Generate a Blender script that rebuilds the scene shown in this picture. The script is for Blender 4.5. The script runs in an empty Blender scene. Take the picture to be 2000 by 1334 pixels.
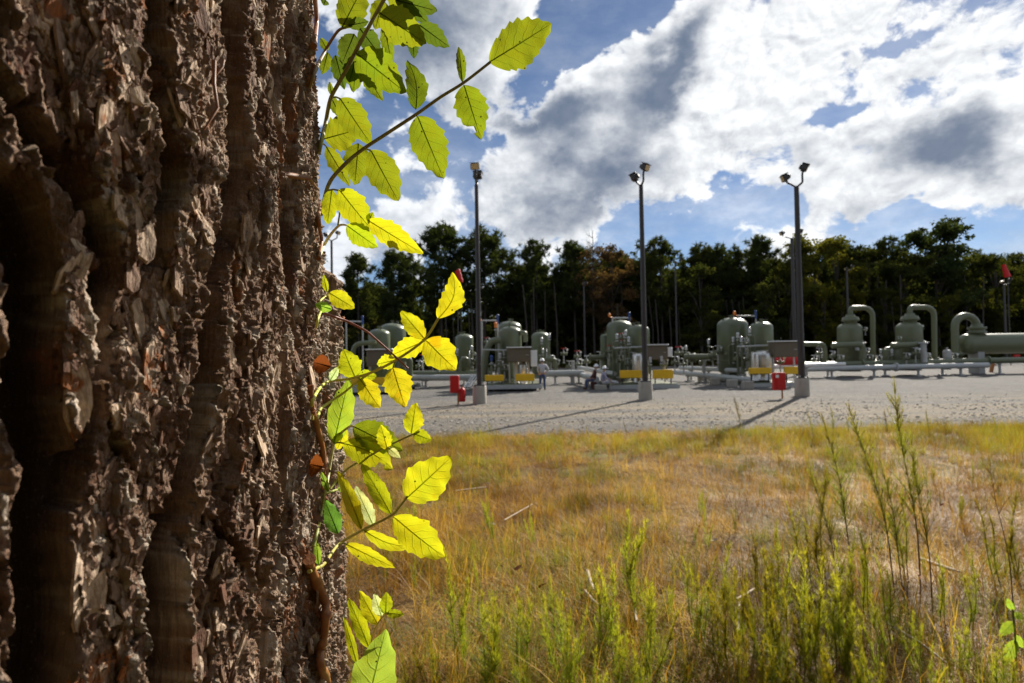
import bpy, bmesh, math, random
import numpy as np
from mathutils import Vector, Matrix

sc = bpy.context.scene
COL = sc.collection
rnd = random.Random(7)
R_ = math.radians

# ------------------------------------------------------------------ camera
FPX = 2000 * 20.0 / 36.0            # focal length in photograph pixels (2000 wide)
PITCH, ROLL = R_(1.3), R_(0.95)
CAM = Vector((0.0, 0.0, 2.1))
_f = Vector((0, math.cos(PITCH), math.sin(PITCH)))
_u0 = Vector((0, -math.sin(PITCH), math.cos(PITCH)))
_r0 = Vector((1, 0, 0))
C_R = _r0 * math.cos(ROLL) - _u0 * math.sin(ROLL)
C_U = _u0 * math.cos(ROLL) + _r0 * math.sin(ROLL)
C_F = _f
cam_d = bpy.data.cameras.new('camera'); cam = bpy.data.objects.new('camera', cam_d); COL.objects.link(cam)
cam.matrix_world = Matrix(((C_R.x, C_U.x, -C_F.x, CAM.x), (C_R.y, C_U.y, -C_F.y, CAM.y), (C_R.z, C_U.z, -C_F.z, CAM.z), (0, 0, 0, 1)))
cam_d.sensor_width = 36; cam_d.lens = 20; cam_d.clip_start = 0.03; cam_d.clip_end = 3000
cam_d.dof.use_dof = True; cam_d.dof.focus_distance = 0.565; cam_d.dof.aperture_fstop = 12.5
sc.camera = cam

def ray(px, py):
    return C_F + C_R * ((px - 1000) / FPX) + C_U * ((667 - py) / FPX)
def at(px, py, d):
    return CAM + ray(px, py) * d

# ------------------------------------------------------------------ sun + sky
SUN_AZ, SUN_EL = R_(34.5), R_(33)      # azimuth to the right of +Y
SUN = Vector((math.sin(SUN_AZ) * math.cos(SUN_EL), math.cos(SUN_AZ) * math.cos(SUN_EL), math.sin(SUN_EL)))
sl = bpy.data.lights.new('sun', 'SUN'); sl.energy = 5.0; sl.angle = R_(0.5); sl.color = (1.0, 0.93, 0.82)
so = bpy.data.objects.new('sun', sl); COL.objects.link(so); so.location = (20, 30, 40)
so.rotation_euler = SUN.to_track_quat('Z', 'Y').to_euler()
sc.view_settings.view_transform = 'Standard'; sc.view_settings.look = 'None'
sc.view_settings.exposure = 0.80; sc.view_settings.gamma = 1.0
sc.view_settings.use_curve_mapping = False

class NT:
    """small helper for building node trees"""
    def __init__(s, tree): s.t = tree; s.n = tree.nodes; s.l = tree.links
    def node(s, typ, **kw):
        n = s.n.new(typ)
        for k, v in kw.items(): setattr(n, k, v)
        return n
    def put(s, inp, v):
        if v is None: return
        if isinstance(v, bpy.types.NodeSocket): s.l.new(v, inp)
        else:
            try: inp.default_value = v
            except Exception: inp.default_value = tuple(v)
    def m(s, op, a, b=None, c=None, clamp=False):
        n = s.node('ShaderNodeMath', operation=op, use_clamp=clamp)
        for i, v in enumerate((a, b, c)): s.put(n.inputs[i], v)
        return n.outputs[0]
    def v(s, op, a, b=None, scale=None):
        n = s.node('ShaderNodeVectorMath', operation=op)
        s.put(n.inputs[0], a)
        if b is not None: s.put(n.inputs[1], b)
        if scale is not None: s.put(n.inputs['Scale'], scale)
        return n.outputs['Value'] if op in ('LENGTH', 'DOT_PRODUCT', 'DISTANCE') else n.outputs[0]
    def noise(s, vec, scale, detail=4, rough=.55, dist=0.0, out=0):
        n = s.node('ShaderNodeTexNoise')
        if vec is not None: s.put(n.inputs['Vector'], vec)
        s.put(n.inputs['Scale'], scale); s.put(n.inputs['Detail'], detail); s.put(n.inputs['Roughness'], rough); s.put(n.inputs['Distortion'], dist)
        return n.outputs[out]
    def vor(s, vec, scale, feature='F1', out='Distance', detail=0.0, rand=1.0):
        n = s.node('ShaderNodeTexVoronoi', feature=feature)
        if vec is not None: s.put(n.inputs['Vector'], vec)
        s.put(n.inputs['Scale'], scale); s.put(n.inputs['Randomness'], rand)
        if 'Detail' in n.inputs: s.put(n.inputs['Detail'], detail)
        return n.outputs[out]
    def ss(s, x, a, b, lo=0.0, hi=1.0):
        n = s.node('ShaderNodeMapRange', interpolation_type='SMOOTHSTEP')
        s.put(n.inputs['Value'], x); s.put(n.inputs['From Min'], a); s.put(n.inputs['From Max'], b); s.put(n.inputs['To Min'], lo); s.put(n.inputs['To Max'], hi)
        return n.outputs[0]
    def mix(s, f, a, b, blend='MIX'):
        n = s.node('ShaderNodeMix', data_type='RGBA', blend_type=blend)
        s.put(n.inputs['Factor'], f)
        s.put(n.inputs[6], a if isinstance(a, bpy.types.NodeSocket) else (*a, 1)[:4]); s.put(n.inputs[7], b if isinstance(b, bpy.types.NodeSocket) else (*b, 1)[:4])
        return n.outputs[2]
    def bump(s, h, strength, dist, normal=None):
        n = s.node('ShaderNodeBump'); s.put(n.inputs['Height'], h); s.put(n.inputs['Strength'], strength); s.put(n.inputs['Distance'], dist)
        if normal is not None: s.put(n.inputs['Normal'], normal)
        return n.outputs[0]

world = bpy.data.worlds.new('World'); sc.world = world; world.use_nodes = True
world.node_tree.nodes.clear()
W = NT(world.node_tree)
sky = W.node('ShaderNodeTexSky', sky_type='NISHITA', sun_disc=False, sun_elevation=SUN_EL, sun_rotation=SUN_AZ, altitude=100, air_density=0.75, dust_density=0.1, ozone_density=3.5)
vdir = W.node('ShaderNodeTexCoord').outputs['Generated']

def blob(vec, px, py, rx, ry, rot=0.0, soft=0.5):
    """soft elliptical patch round a compass direction; radii in photo pixels"""
    c = ray(px, py).normalized()
    k = c.dot(C_F) ** 1.0 / FPX
    rt = Vector((c.y, -c.x, 0)).normalized(); up = rt.cross(c).normalized()
    a = R_(rot); e1 = rt * math.cos(a) + up * math.sin(a); e2 = up * math.cos(a) - rt * math.sin(a)
    d = W.v('SUBTRACT', vec, tuple(c))
    x = W.v('DOT_PRODUCT', d, tuple(e1 / (rx * k))); y = W.v('DOT_PRODUCT', d, tuple(e2 / (ry * k))); zz = W.v('DOT_PRODUCT', d, tuple(c / (max(rx, ry) * k)))
    r2 = W.m('ADD', W.m('MULTIPLY', x, x), W.m('MULTIPLY_ADD', y, y, W.m('MULTIPLY', zz, zz)))
    return W.m('POWER', 2.718, W.m('MULTIPLY', r2, -0.9))

COVER = [  # px, py, rx, ry, rot, amplitude : where cloud gathers (+) and blue shows (-)
    (840, 60, 150, 110, 20, .24), (1180, 200, 190, 75, 12, .24), (1390, 80, 110, 50, 45, .24), (1760, 150, 340, 150, 0, .15),
    (1130, 370, 110, 90, 30, .22), (1010, 430, 70, 55, 0, .24), (1900, 40, 220, 90, 0, .12), (1860, 290, 90, 70, 0, .16), (800, 430, 60, 40, 0, .18), (690, 470, 60, 40, 0, .18), (1300, 340, 60, 60, 0, .14),
    (1180, 55, 150, 50, 25, -.36), (1070, 80, 50, 70, -30, -.22), (1760, 60, 70, 26, 20, -.34), (1655, 200, 60, 30, 20, -.30), (1560, 110, 40, 30, 0, -.16), (1480, 200, 40, 30, 0, -.12), (690, 330, 80, 40, 0, -.14), (930, 300, 60, 40, 0, -.12),
    (1360, 430, 120, 44, 8, -.20), (1960, 440, 120, 55, 0, -.20), (1780, 450, 60, 30, 0, -.14), (1220, 470, 50, 30, 0, -.12), (1600, 320, 220, 70, 0, .12), (1430, 300, 60, 50, 0, .08), (1690, 440, 60, 26, 25, .12), (1600, 440, 50, 26, 20, .10), (1800, 380, 80, 40, 10, .10)]
DARK = [
    (820, 60, 170, 100, 20, .75), (1080, 225, 170, 46, 10, .75), (1330, 130, 130, 34, 48, .75), (1140, 395, 100, 60, 28, .7), (1150, 315, 90, 45, 0, .6),
    (1855, 285, 95, 70, -20, .85), (1300, 300, 70, 40, 0, .30), (1330, 445, 110, 34, 10, .4), (1010, 440, 40, 40, 0, .4), (1590, 290, 90, 50, 10, .25), (1700, 340, 80, 40, 10, .3), (1500, 330, 120, 60, 0, .25), (1680, 450, 60, 25, 30, .3),
    (1780, 150, 330, 130, 0, -.35), (1900, 30, 200, 80, 0, -.35), (1450, 220, 130, 90, 0, -.25)]
def vfrac(vec, scale, detail, rough=.55):
    n = W.node('ShaderNodeTexVoronoi', feature='F1', normalize=True); W.put(n.inputs['Vector'], vec); n.inputs['Scale'].default_value = scale; n.inputs['Detail'].default_value = detail; n.inputs['Roughness'].default_value = rough
    return n.outputs['Distance']
def cloud_cover(vec):
    """puffy cover: broad noise carved by fractal cells"""
    sv = W.v('MULTIPLY', vec, (1, 1, 1.35))
    wv = W.v('ADD', sv, W.v('SCALE', W.v('SUBTRACT', W.noise(sv, 9.0, 4, .55, out=1), (.5, .5, .5)), scale=.06))
    c = W.m('MULTIPLY_ADD', W.noise(wv, 5.2, 10, .60), 1.08, -.055)
    return W.m('MULTIPLY_ADD', W.m('SUBTRACT', .30, vfrac(wv, 10.5, 6)), .72, c)
bdir = W.v('ADD', vdir, W.v('SCALE', W.v('SUBTRACT', W.noise(W.v('MULTIPLY', vdir, (1, 1, 1.4)), 7.0, 5, .58, out=1), (.5, .5, .5)), scale=.17))   # ragged outlines
def add_blobs(c, lst):
    for (px, py, rx, ry, rot, amp) in lst:
        c = W.m('MULTIPLY_ADD', blob(bdir, px, py, rx, ry, rot), amp if lst is DARK else amp * .85, c)
    return c
blobs = add_blobs(0.0, COVER)
cov = W.m('ADD', cloud_cover(vdir), blobs)
toward = W.v('ADD', vdir, W.v('SCALE', W.v('SUBTRACT', tuple(SUN), vdir), scale=.045))
cov_s = W.m('ADD', cloud_cover(toward), blobs)
alpha = W.ss(cov, .44, .545)
vz_ = W.node('ShaderNodeSeparateXYZ'); W.l.new(vdir, vz_.inputs[0])
low = W.ss(vz_.outputs[2], .02, .42, 1.0, .25)
veil = W.m('MULTIPLY', W.ss(W.noise(W.v('MULTIPLY', vdir, (1, 1, 2.6)), 3.4, 8, .64), .38, .72, .0, .70), low)   # thin high cloud
alpha = W.m('MAXIMUM', alpha, veil)
thick = add_blobs(W.ss(cov, .58, .95, 0.0, .35), DARK)
thick = W.m('ADD', thick, W.m('MULTIPLY', W.m('SUBTRACT', W.noise(W.v('MULTIPLY', vdir, (1, 1, 1.5)), 11.0, 7, .60), .5), .9))
thick = W.m('MULTIPLY', thick, W.ss(cov, .46, .62))
lit = W.m('MULTIPLY_ADD', W.m('SUBTRACT', cov, cov_s), 4.2, .55, clamp=True)
sunw = W.ss(W.v('DOT_PRODUCT', vdir, tuple(SUN)), .45, 1.0)
light = W.m('MULTIPLY', W.m('SUBTRACT', 1.0, W.m('MULTIPLY', W.ss(thick, -.10, .95), .90)), W.m('MULTIPLY_ADD', lit, .58, .50))
cc = W.mix(light, (.085, .13, .22), (.98, 1.0, 1.02))
cc = W.mix(1.0, cc, W.mix(sunw, (.84, .87, .92), (1.12, 1.11, 1.09)), 'MULTIPLY')
bg1 = W.node('ShaderNodeBackground'); W.put(bg1.inputs[0], sky.outputs[0]); bg1.inputs[1].default_value = 0.05
bg2 = W.node('ShaderNodeBackground'); W.put(bg2.inputs[0], cc); bg2.inputs[1].default_value = 0.60
mx = W.node('ShaderNodeMixShader'); W.put(mx.inputs[0], alpha); W.l.new(bg1.outputs[0], mx.inputs[1]); W.l.new(bg2.outputs[0], mx.inputs[2])
W.l.new(mx.outputs[0], W.node('ShaderNodeOutputWorld').inputs[0])
try: world.cycles.sampling_method = 'MANUAL'; world.cycles.sample_map_resolution = 512
except Exception: pass

# ------------------------------------------------------------------ object helpers
def put(o, label=None, cat=None, group=None, kind=None):
    if label: o['label'] = label
    if cat: o['category'] = cat
    if group: o['group'] = group
    if kind: o['kind'] = kind
    return o
def empty(name, loc, label, cat, group=None, rz=0.0):
    o = bpy.data.objects.new(name, None); COL.objects.link(o); o.location = loc; o.rotation_euler = (0, 0, rz)
    o.empty_display_size = .2
    return put(o, label, cat, group)
def link_mesh(name, me, parent=None, loc=None):
    o = bpy.data.objects.new(name, me); COL.objects.link(o)
    if parent is not None: o.parent = parent
    if loc is not None: o.location = loc
    return o
KIDS = {}
def copy_tree(o, parent=None):
    c = o.copy(); COL.objects.link(c)
    if parent is not None: c.parent = parent
    for ch in list(o.children): copy_tree(ch, c)
    return c

class MB:
    """collects shapes, then links them as one mesh object. Coordinates are world ones, shifted by the origin given to build()."""
    def __init__(s): s.v = []; s.f = []; s.sm = []
    def add(s, vs, fs, smooth=True):
        b = len(s.v); s.v += [tuple(v) for v in vs]; s.f += [tuple(i + b for i in f) for f in fs]; s.sm += [smooth] * len(fs)
        return s
    def box(s, c, size, rz=0.0, bev=0.0, rot=None):
        x, y, z = size[0] / 2, size[1] / 2, size[2] / 2
        M = rot if rot is not None else Matrix.Rotation(rz, 3, 'Z'); c = Vector(c)
        if bev <= 0:
            p = [(-x, -y, -z), (x, -y, -z), (x, y, -z), (-x, y, -z), (-x, -y, z), (x, -y, z), (x, y, z), (-x, y, z)]
            return s.add([c + M @ Vector(q) for q in p], [(3, 2, 1, 0), (4, 5, 6, 7), (0, 1, 5, 4), (1, 2, 6, 5), (2, 3, 7, 6), (3, 0, 4, 7)], False)
        b = bev; rings = []
        for zz, k in ((-z, b), (-z + b, 0), (z - b, 0), (z, b)):
            xx, yy = x - k, y - k; q = b * .7
            rings.append([(-xx + q, -yy, zz), (xx - q, -yy, zz), (xx, -yy + q, zz), (xx, yy - q, zz), (xx - q, yy, zz), (-xx + q, yy, zz), (-xx, yy - q, zz), (-xx, -yy + q, zz)])
        vs = [c + M @ Vector(q) for r in rings for q in r]; fs = [tuple(range(7, -1, -1)), tuple(range(24, 32))]
        for r in range(3):
            for i in range(8): fs.append((r * 8 + i, r * 8 + (i + 1) % 8, r * 8 + 8 + (i + 1) % 8, r * 8 + 8 + i))
        return s.add(vs, fs, False)
    def tube(s, pts, r, n=10, caps=True):
        pts = [Vector(p) for p in pts]; m = len(pts)
        rr = list(r) if isinstance(r, (list, tuple)) else [r] * m
        t0 = (pts[1] - pts[0]).normalized()
        ref = Vector((0, 0, 1)) if abs(t0.z) < .9 else Vector((1, 0, 0))
        a = t0.cross(ref).normalized(); vs = []; fs = []
        for i, p in enumerate(pts):
            if i == 0: t = t0
            elif i == m - 1: t = (pts[-1] - pts[-2]).normalized()
            else: t = ((pts[i + 1] - p).normalized() + (p - pts[i - 1]).normalized()).normalized()
            a = (a - t * a.dot(t)).normalized(); b = t.cross(a)
            for k in range(n):
                w = 2 * math.pi * k / n; vs.append(p + (a * math.cos(w) + b * math.sin(w)) * rr[i])
        for i in range(m - 1):
            for k in range(n): fs.append((i * n + k, i * n + (k + 1) % n, (i + 1) * n + (k + 1) % n, (i + 1) * n + k))
        s.add(vs, fs, True)
        if caps:
            s.add(vs[:n], [tuple(range(n - 1, -1, -1))], False); s.add(vs[-n:], [tuple(range(n))], False)
        return s
    def cyl(s, p, q, r, n=16, r2=None): return s.tube([p, q], [r, r if r2 is None else r2], n)
    def lathe(s, c, prof, n=32, axis='Z', smooth=True):
        """prof: (radius, height) from bottom to top"""
        c = Vector(c); vs = []; fs = []
        for (r, h) in prof:
            for k in range(n):
                w = 2 * math.pi * k / n; x, y = r * math.cos(w), r * math.sin(w)
                vs.append(c + (Vector((x, y, h)) if axis == 'Z' else (Vector((h, x, y)) if axis == 'X' else Vector((x, h, y)))))
        for i in range(len(prof) - 1):
            for k in range(n): 
                q = (i * n + k, i * n + (k + 1) % n, (i + 1) * n + (k + 1) % n, (i + 1) * n + k)
                fs.append(q if axis != 'Y' else q[::-1])
        return s.add(vs, fs, smooth)
    def ball(s, c, r, n=10, sz=1.0):
        return s.lathe(c, [(max(1e-4, r * math.sin(math.pi * i / n)), -r * sz * math.cos(math.pi * i / n)) for i in range(n + 1)], n + 4)
    def build(s, name, mat, parent=None, org=(0, 0, 0), mats=None):
        me = bpy.data.meshes.new(name); o = Vector(org)
        me.from_pydata([tuple(Vector(v) - o) for v in s.v], [], s.f)
        me.polygons.foreach_set('use_smooth', s.sm); me.materials.append(mat); me.update()
        ob = link_mesh(name, me, parent)
        if parent is None: ob.location = o
        return ob

# ------------------------------------------------------------------ materials
def mat(name):
    m = bpy.data.materials.new(name); m.use_nodes = True; m.node_tree.nodes.clear()
    k = NT(m.node_tree); out = k.node('ShaderNodeOutputMaterial')
    return m, k, out
def principled(k, out, color, rough=.6, metal=0.0, normal=None, spec=.5):
    b = k.node('ShaderNodeBsdfPrincipled'); k.put(b.inputs['Base Color'], color if isinstance(color, bpy.types.NodeSocket) else (*color, 1)[:4])
    k.put(b.inputs['Roughness'], rough); k.put(b.inputs['Metallic'], metal); k.put(b.inputs['Specular IOR Level'], spec)
    if normal is not None: k.put(b.inputs['Normal'], normal)
    k.l.new(b.outputs[0], out.inputs[0]); return b
def worn(name, col, rough=.45, metal=0.0, var=.18, scale=3.0, dirt=(.16, .13, .09), damt=.25, bump=.0):
    m, k, out = mat(name); p = k.node('ShaderNodeTexCoord').outputs['Object']
    n1 = k.noise(p, scale, 6, .6); n2 = k.noise(k.v('MULTIPLY', p, (1, 1, .25)), scale * 3.1, 5, .65)
    dark = tuple(c * (1 - var) for c in col); lite = tuple(min(1, c * (1 + var)) for c in col)
    c = k.mix(n1, dark, lite); c = k.mix(k.ss(n2, .55, .8, 0, damt), c, dirt)
    nm = k.bump(k.noise(p, scale * 9, 4, .6), bump, .02) if bump else None
    principled(k, out, c, k.ss(n2, .3, .75, rough * .85, min(1, rough * 1.3)), metal, nm); return m
M = {}
M['green'] = worn('olive_paint', (.105, .124, .070), .34, damt=.15)
M['green2'] = worn('grey_green_paint', (.122, .136, .076), .36, damt=.15)
M['tan'] = worn('tan_cabinet_paint', (.125, .10, .065), .5)
M['yellow'] = worn('yellow_paint', (.80, .46, .01), .5, damt=.2)
M['red'] = worn('red_paint', (.50, .004, .004), .5, var=.08, damt=.04)
M['steel'] = worn('galvanised_steel', (.50, .51, .52), .38, .6, var=.15)
M['alu'] = worn('aluminium_cladding', (.62, .61, .58), .30, .85, var=.1)
M['grey'] = worn('grey_paint', (.36, .36, .35), .5)
M['pipe'] = worn('pale_grey_pipe_paint', (.42, .43, .42), .35)
M['white'] = worn('white_paint', (.75, .75, .73), .45, var=.06, damt=.12)
M['bronze'] = worn('dark_bronze_pole_paint', (.035, .030, .028), .45, var=.2, damt=.2)
M['blue'] = worn('blue_paint', (.02, .06, .22), .4)
M['orange'] = worn('orange_plastic', (.8, .22, .02), .5)
M['conc'] = worn('concrete', (.36, .33, .28), .9, var=.22, scale=2.2, damt=.45, bump=.5)
M['wood'] = worn('orange_timber', (.42, .17, .06), .75, var=.25)
M['lens'] = worn('lamp_lens', (.62, .45, .22), .25, var=.1, damt=.1)
M['dark'] = worn('dark_rubber', (.03, .03, .032), .6)
M['skin'] = worn('skin', (.42, .24, .16), .55, var=.08, damt=0)
M['hat'] = worn('white_hard_hat_plastic', (.82, .82, .80), .3, var=.03, damt=.05)
M['jeans'] = worn('blue_denim', (.045, .075, .17), .85, var=.25, scale=8)
M['shirt_pale'] = worn('pale_grey_shirt', (.46, .45, .48), .85, var=.1, scale=8)
M['shirt_lav'] = worn('lavender_grey_shirt', (.34, .33, .44), .85, var=.1, scale=8)
M['shirt_dark'] = worn('dark_maroon_shirt', (.09, .035, .03), .85, var=.15, scale=8)
M['hair'] = worn('dark_hair', (.03, .02, .015), .7)
M['boot'] = worn('brown_work_boot', (.08, .045, .025), .7)

# ------------------------------------------------------------------ numpy noise
def _h(ix, iy, seed):
    x = (ix.astype(np.int64) * 374761393 + iy.astype(np.int64) * 668265263 + seed * 1442695041) & 0xFFFFFFFF
    x = ((x ^ (x >> 13)) * 1274126177) & 0xFFFFFFFF
    x = ((x ^ (x >> 16)) * 2246822519) & 0xFFFFFFFF
    return ((x ^ (x >> 15)) & 0xFFFFFF) / float(0x1000000)
def perlin(x, y, seed=0):
    x0 = np.floor(x); y0 = np.floor(y); fx = x - x0; fy = y - y0
    u = fx * fx * fx * (fx * (fx * 6 - 15) + 10); w = fy * fy * fy * (fy * (fy * 6 - 15) + 10)
    def g(i, j):
        a = _h(x0 + i, y0 + j, seed) * 2 * np.pi
        return np.cos(a) * (fx - i) + np.sin(a) * (fy - j)
    return ((g(0, 0) * (1 - u) + g(1, 0) * u) * (1 - w) + (g(0, 1) * (1 - u) + g(1, 1) * u) * w) * 1.45
def fbm(x, y, seed=0, octv=4, rough=.5):
    t = 0; a = 1.0; n = 0
    for i in range(octv):
        t = t + perlin(x * 2 ** i + 17.3 * i, y * 2 ** i - 9.1 * i, seed + i) * a; n += a; a *= rough
    return t / n
def worley(x, y, seed=0):
    x0 = np.floor(x); y0 = np.floor(y)
    f1 = np.full(x.shape, 9.0); f2 = np.full(x.shape, 9.0); idd = np.zeros(x.shape)
    for i in (-1, 0, 1):
        for j in (-1, 0, 1):
            cx = x0 + i; cy = y0 + j
            d = np.hypot(cx + _h(cx, cy, seed) - x, cy + _h(cx, cy, seed + 5) - y)
            k = _h(cx, cy, seed + 9); near = d < f1
            f2 = np.where(near, f1, np.minimum(f2, d)); idd = np.where(near, k, idd); f1 = np.where(near, d, f1)
    return f1, f2, idd
def sstep(a, b, x):
    t = np.clip((x - a) / (b - a), 0, 1); return t * t * (3 - 2 * t)
def grid_mesh(name, X, Y, Z, wrap=False):
    ny, nx = X.shape
    co = np.stack([X, Y, Z], -1).reshape(-1, 3).astype(np.float32)
    i = np.arange(ny * nx).reshape(ny, nx)
    a = i[:-1, :-1].ravel(); b = i[:-1, 1:].ravel(); c = i[1:, 1:].ravel(); d = i[1:, :-1].ravel()
    q = np.stack([a, b, c, d], 1)
    if wrap:
        q = np.concatenate([q, np.stack([i[:-1, -1], i[:-1, 0], i[1:, 0], i[1:, -1]], 1)])
    me = bpy.data.meshes.new(name); me.vertices.add(len(co)); me.vertices.foreach_set('co', co.ravel())
    me.loops.add(q.size); me.loops.foreach_set('vertex_index', q.ravel().astype(np.int32))
    me.polygons.add(len(q)); me.polygons.foreach_set('loop_start', np.arange(0, q.size, 4, dtype=np.int32))
    me.polygons.foreach_set('use_smooth', np.ones(len(q), dtype=bool)); me.update(calc_edges=True)
    return me
def tri_mesh(name, co, faces, mat_=None, smooth=False):
    """co (n,3), faces (m,k) numpy"""
    me = bpy.data.meshes.new(name); me.vertices.add(len(co)); me.vertices.foreach_set('co', np.asarray(co, np.float32).ravel())
    k = faces.shape[1]; me.loops.add(faces.size); me.loops.foreach_set('vertex_index', faces.ravel().astype(np.int32))
    me.polygons.add(len(faces)); me.polygons.foreach_set('loop_start', np.arange(0, faces.size, k, dtype=np.int32))
    me.polygons.foreach_set('use_smooth', np.full(len(faces), smooth, dtype=bool)); me.update(calc_edges=True)
    if mat_: me.materials.append(mat_)
    return me

# ------------------------------------------------------------------ terrain
def terrain(x, y):
    x = np.asarray(x, float); y = np.asarray(y, float)
    bank = .46 * (1 - sstep(2.0, 9.5, y)) + .10 * (1 - sstep(9, 14.2, y))
    ditch = -.10 * np.exp(-((y - 4.6 - .25 * np.sin(x * .7)) / .55) ** 2) * sstep(.5, 2.5, x)
    lump = .05 * fbm(x * .9, y * .9, 3, 3) * (1 - sstep(11, 14, y)) + .02 * fbm(x * 3, y * 3, 8, 2) * (1 - sstep(10, 14, y))
    return bank + ditch + lump - .035 * sstep(13.8, 15.0, y)
def th(x, y): return float(terrain(np.array([x]), np.array([y]))[0])
def ground_at(px, py):
    r = ray(px, py); d = 2.0
    for _ in range(60):
        p = CAM + r * d; g = th(p.x, p.y); err = p.z - g
        d += err / max(.03, -r.z) * .8
    return CAM + r * d, d
ys = np.concatenate([np.linspace(-40, 0, 20), np.linspace(.5, 16, 156), np.linspace(17, 60, 30), np.geomspace(65, 900, 24)])
xs = np.concatenate([-np.geomspace(900, 12, 24), np.linspace(-11, 18, 180), np.geomspace(19, 900, 26)])
GX, GY = np.meshgrid(xs, ys)
gm, k, out = mat('dry_soil_and_thatch')
p = k.node('ShaderNodeNewGeometry').outputs['Position']
c = k.mix(k.noise(p, 1.1, 6, .6), (.09, .05, .017), (.20, .125, .035)); c = k.mix(k.ss(k.noise(p, 9, 5, .7), .4, .7), c, (.11, .06, .028))
c = k.mix(k.ss(k.noise(p, .5, 4, .6), .5, .7), c, (.13, .14, .04))
principled(k, out, c, .95, 0, k.bump(k.noise(p, 30, 6, .7), .8, .03), .2)
ground = link_mesh('ground', grid_mesh('ground', GX, GY, terrain(GX, GY))); ground.data.materials.append(gm); put(ground, kind='structure')

# gravel pad with a ragged front edge
gx = np.linspace(-70, 110, 420); gt = np.concatenate([np.linspace(0, .12, 40), np.linspace(.135, 1, 40)])
front = 15.0 + .16 * np.sin(gx * .35) + .22 * fbm(gx * .8, gx * 0 + 3, 4, 4) - .012 * gx
PX, PT = np.meshgrid(gx, gt); PY = front[None, :] + (82 - front[None, :]) * PT
PZ = .012 + .018 * fbm(PX * .5, PY * .9, 12, 3) * sstep(15, 17, PY) - .05 * (1 - sstep(0, .004, PT))
gv, k, out = mat('grey_gravel_and_tan_track')
p = k.node('ShaderNodeNewGeometry').outputs['Position']
py_ = k.node('ShaderNodeSeparateXYZ'); k.l.new(p, py_.inputs[0])
st = k.v('MULTIPLY', p, (.05, .8, 1)); band = k.noise(st, 1.0, 6, .68, .3)
stone = k.vor(p, 15, out='Color'); sv = k.node('ShaderNodeSeparateColor'); k.l.new(stone, sv.inputs[0])
base = k.mix(sv.outputs[0], (.055, .051, .047), (.25, .235, .215))
base = k.mix(k.ss(k.noise(p, 1.3, 5, .65), .3, .75, 0, .6), base, (.11, .108, .106))
base = k.mix(k.ss(k.noise(p, 5.0, 6, .75), .5, .72, 0, .6), base, (.085, .082, .082))
tan = k.mix(k.noise(p, 6, 5, .7), (.19, .15, .10), (.29, .24, .165))
lane = k.m('MULTIPLY', k.ss(py_.outputs[1], 15.6, 17.6), k.ss(py_.outputs[1], 21.5, 27.5, 1, 0))
base = k.mix(k.ss(k.noise(k.v('MULTIPLY', p, (.35, 1.2, 1)), 1.1, 6, .72), .46, .70, 0, .75), base, k.mix(k.noise(p, 2, 4), (.04, .039, .04), (.24, .22, .19)))
base = k.mix(k.ss(k.noise(p, .55, 5, .7), .42, .62, 0, .65), base, k.mix(k.noise(p, 1.5, 3), (.06, .056, .052), (.145, .136, .126)))
base = k.mix(k.ss(k.noise(st, 3.2, 5, .7), .52, .68, 0, .7), base, (.085, .08, .075))
base = k.mix(k.m('MULTIPLY', lane, k.ss(band, .42, .58, .10, .85)), base, tan)
base = k.mix(k.ss(k.noise(p, 2.2, 6, .78), .50, .66, 0, .55), base, (.055, .052, .05))
base = k.mix(k.ss(k.noise(p, 3.1, 6, .8), .58, .70, 0, .6), base, (.38, .335, .275))
hgt = k.m('ADD', k.m('MULTIPLY', k.noise(p, 4.5, 4, .7), 2.0), k.m('ADD', k.noise(p, 22, 5, .75), k.m('MULTIPLY', k.noise(st, 4, 4, .6), 1.2)))
principled(k, out, base, .92, 0, k.bump(hgt, .8, .06), .25)
pad = link_mesh('gravel_pad', grid_mesh('gravel_pad', PX, PY, PZ)); pad.data.materials.append(gv); put(pad, kind='structure')
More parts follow.
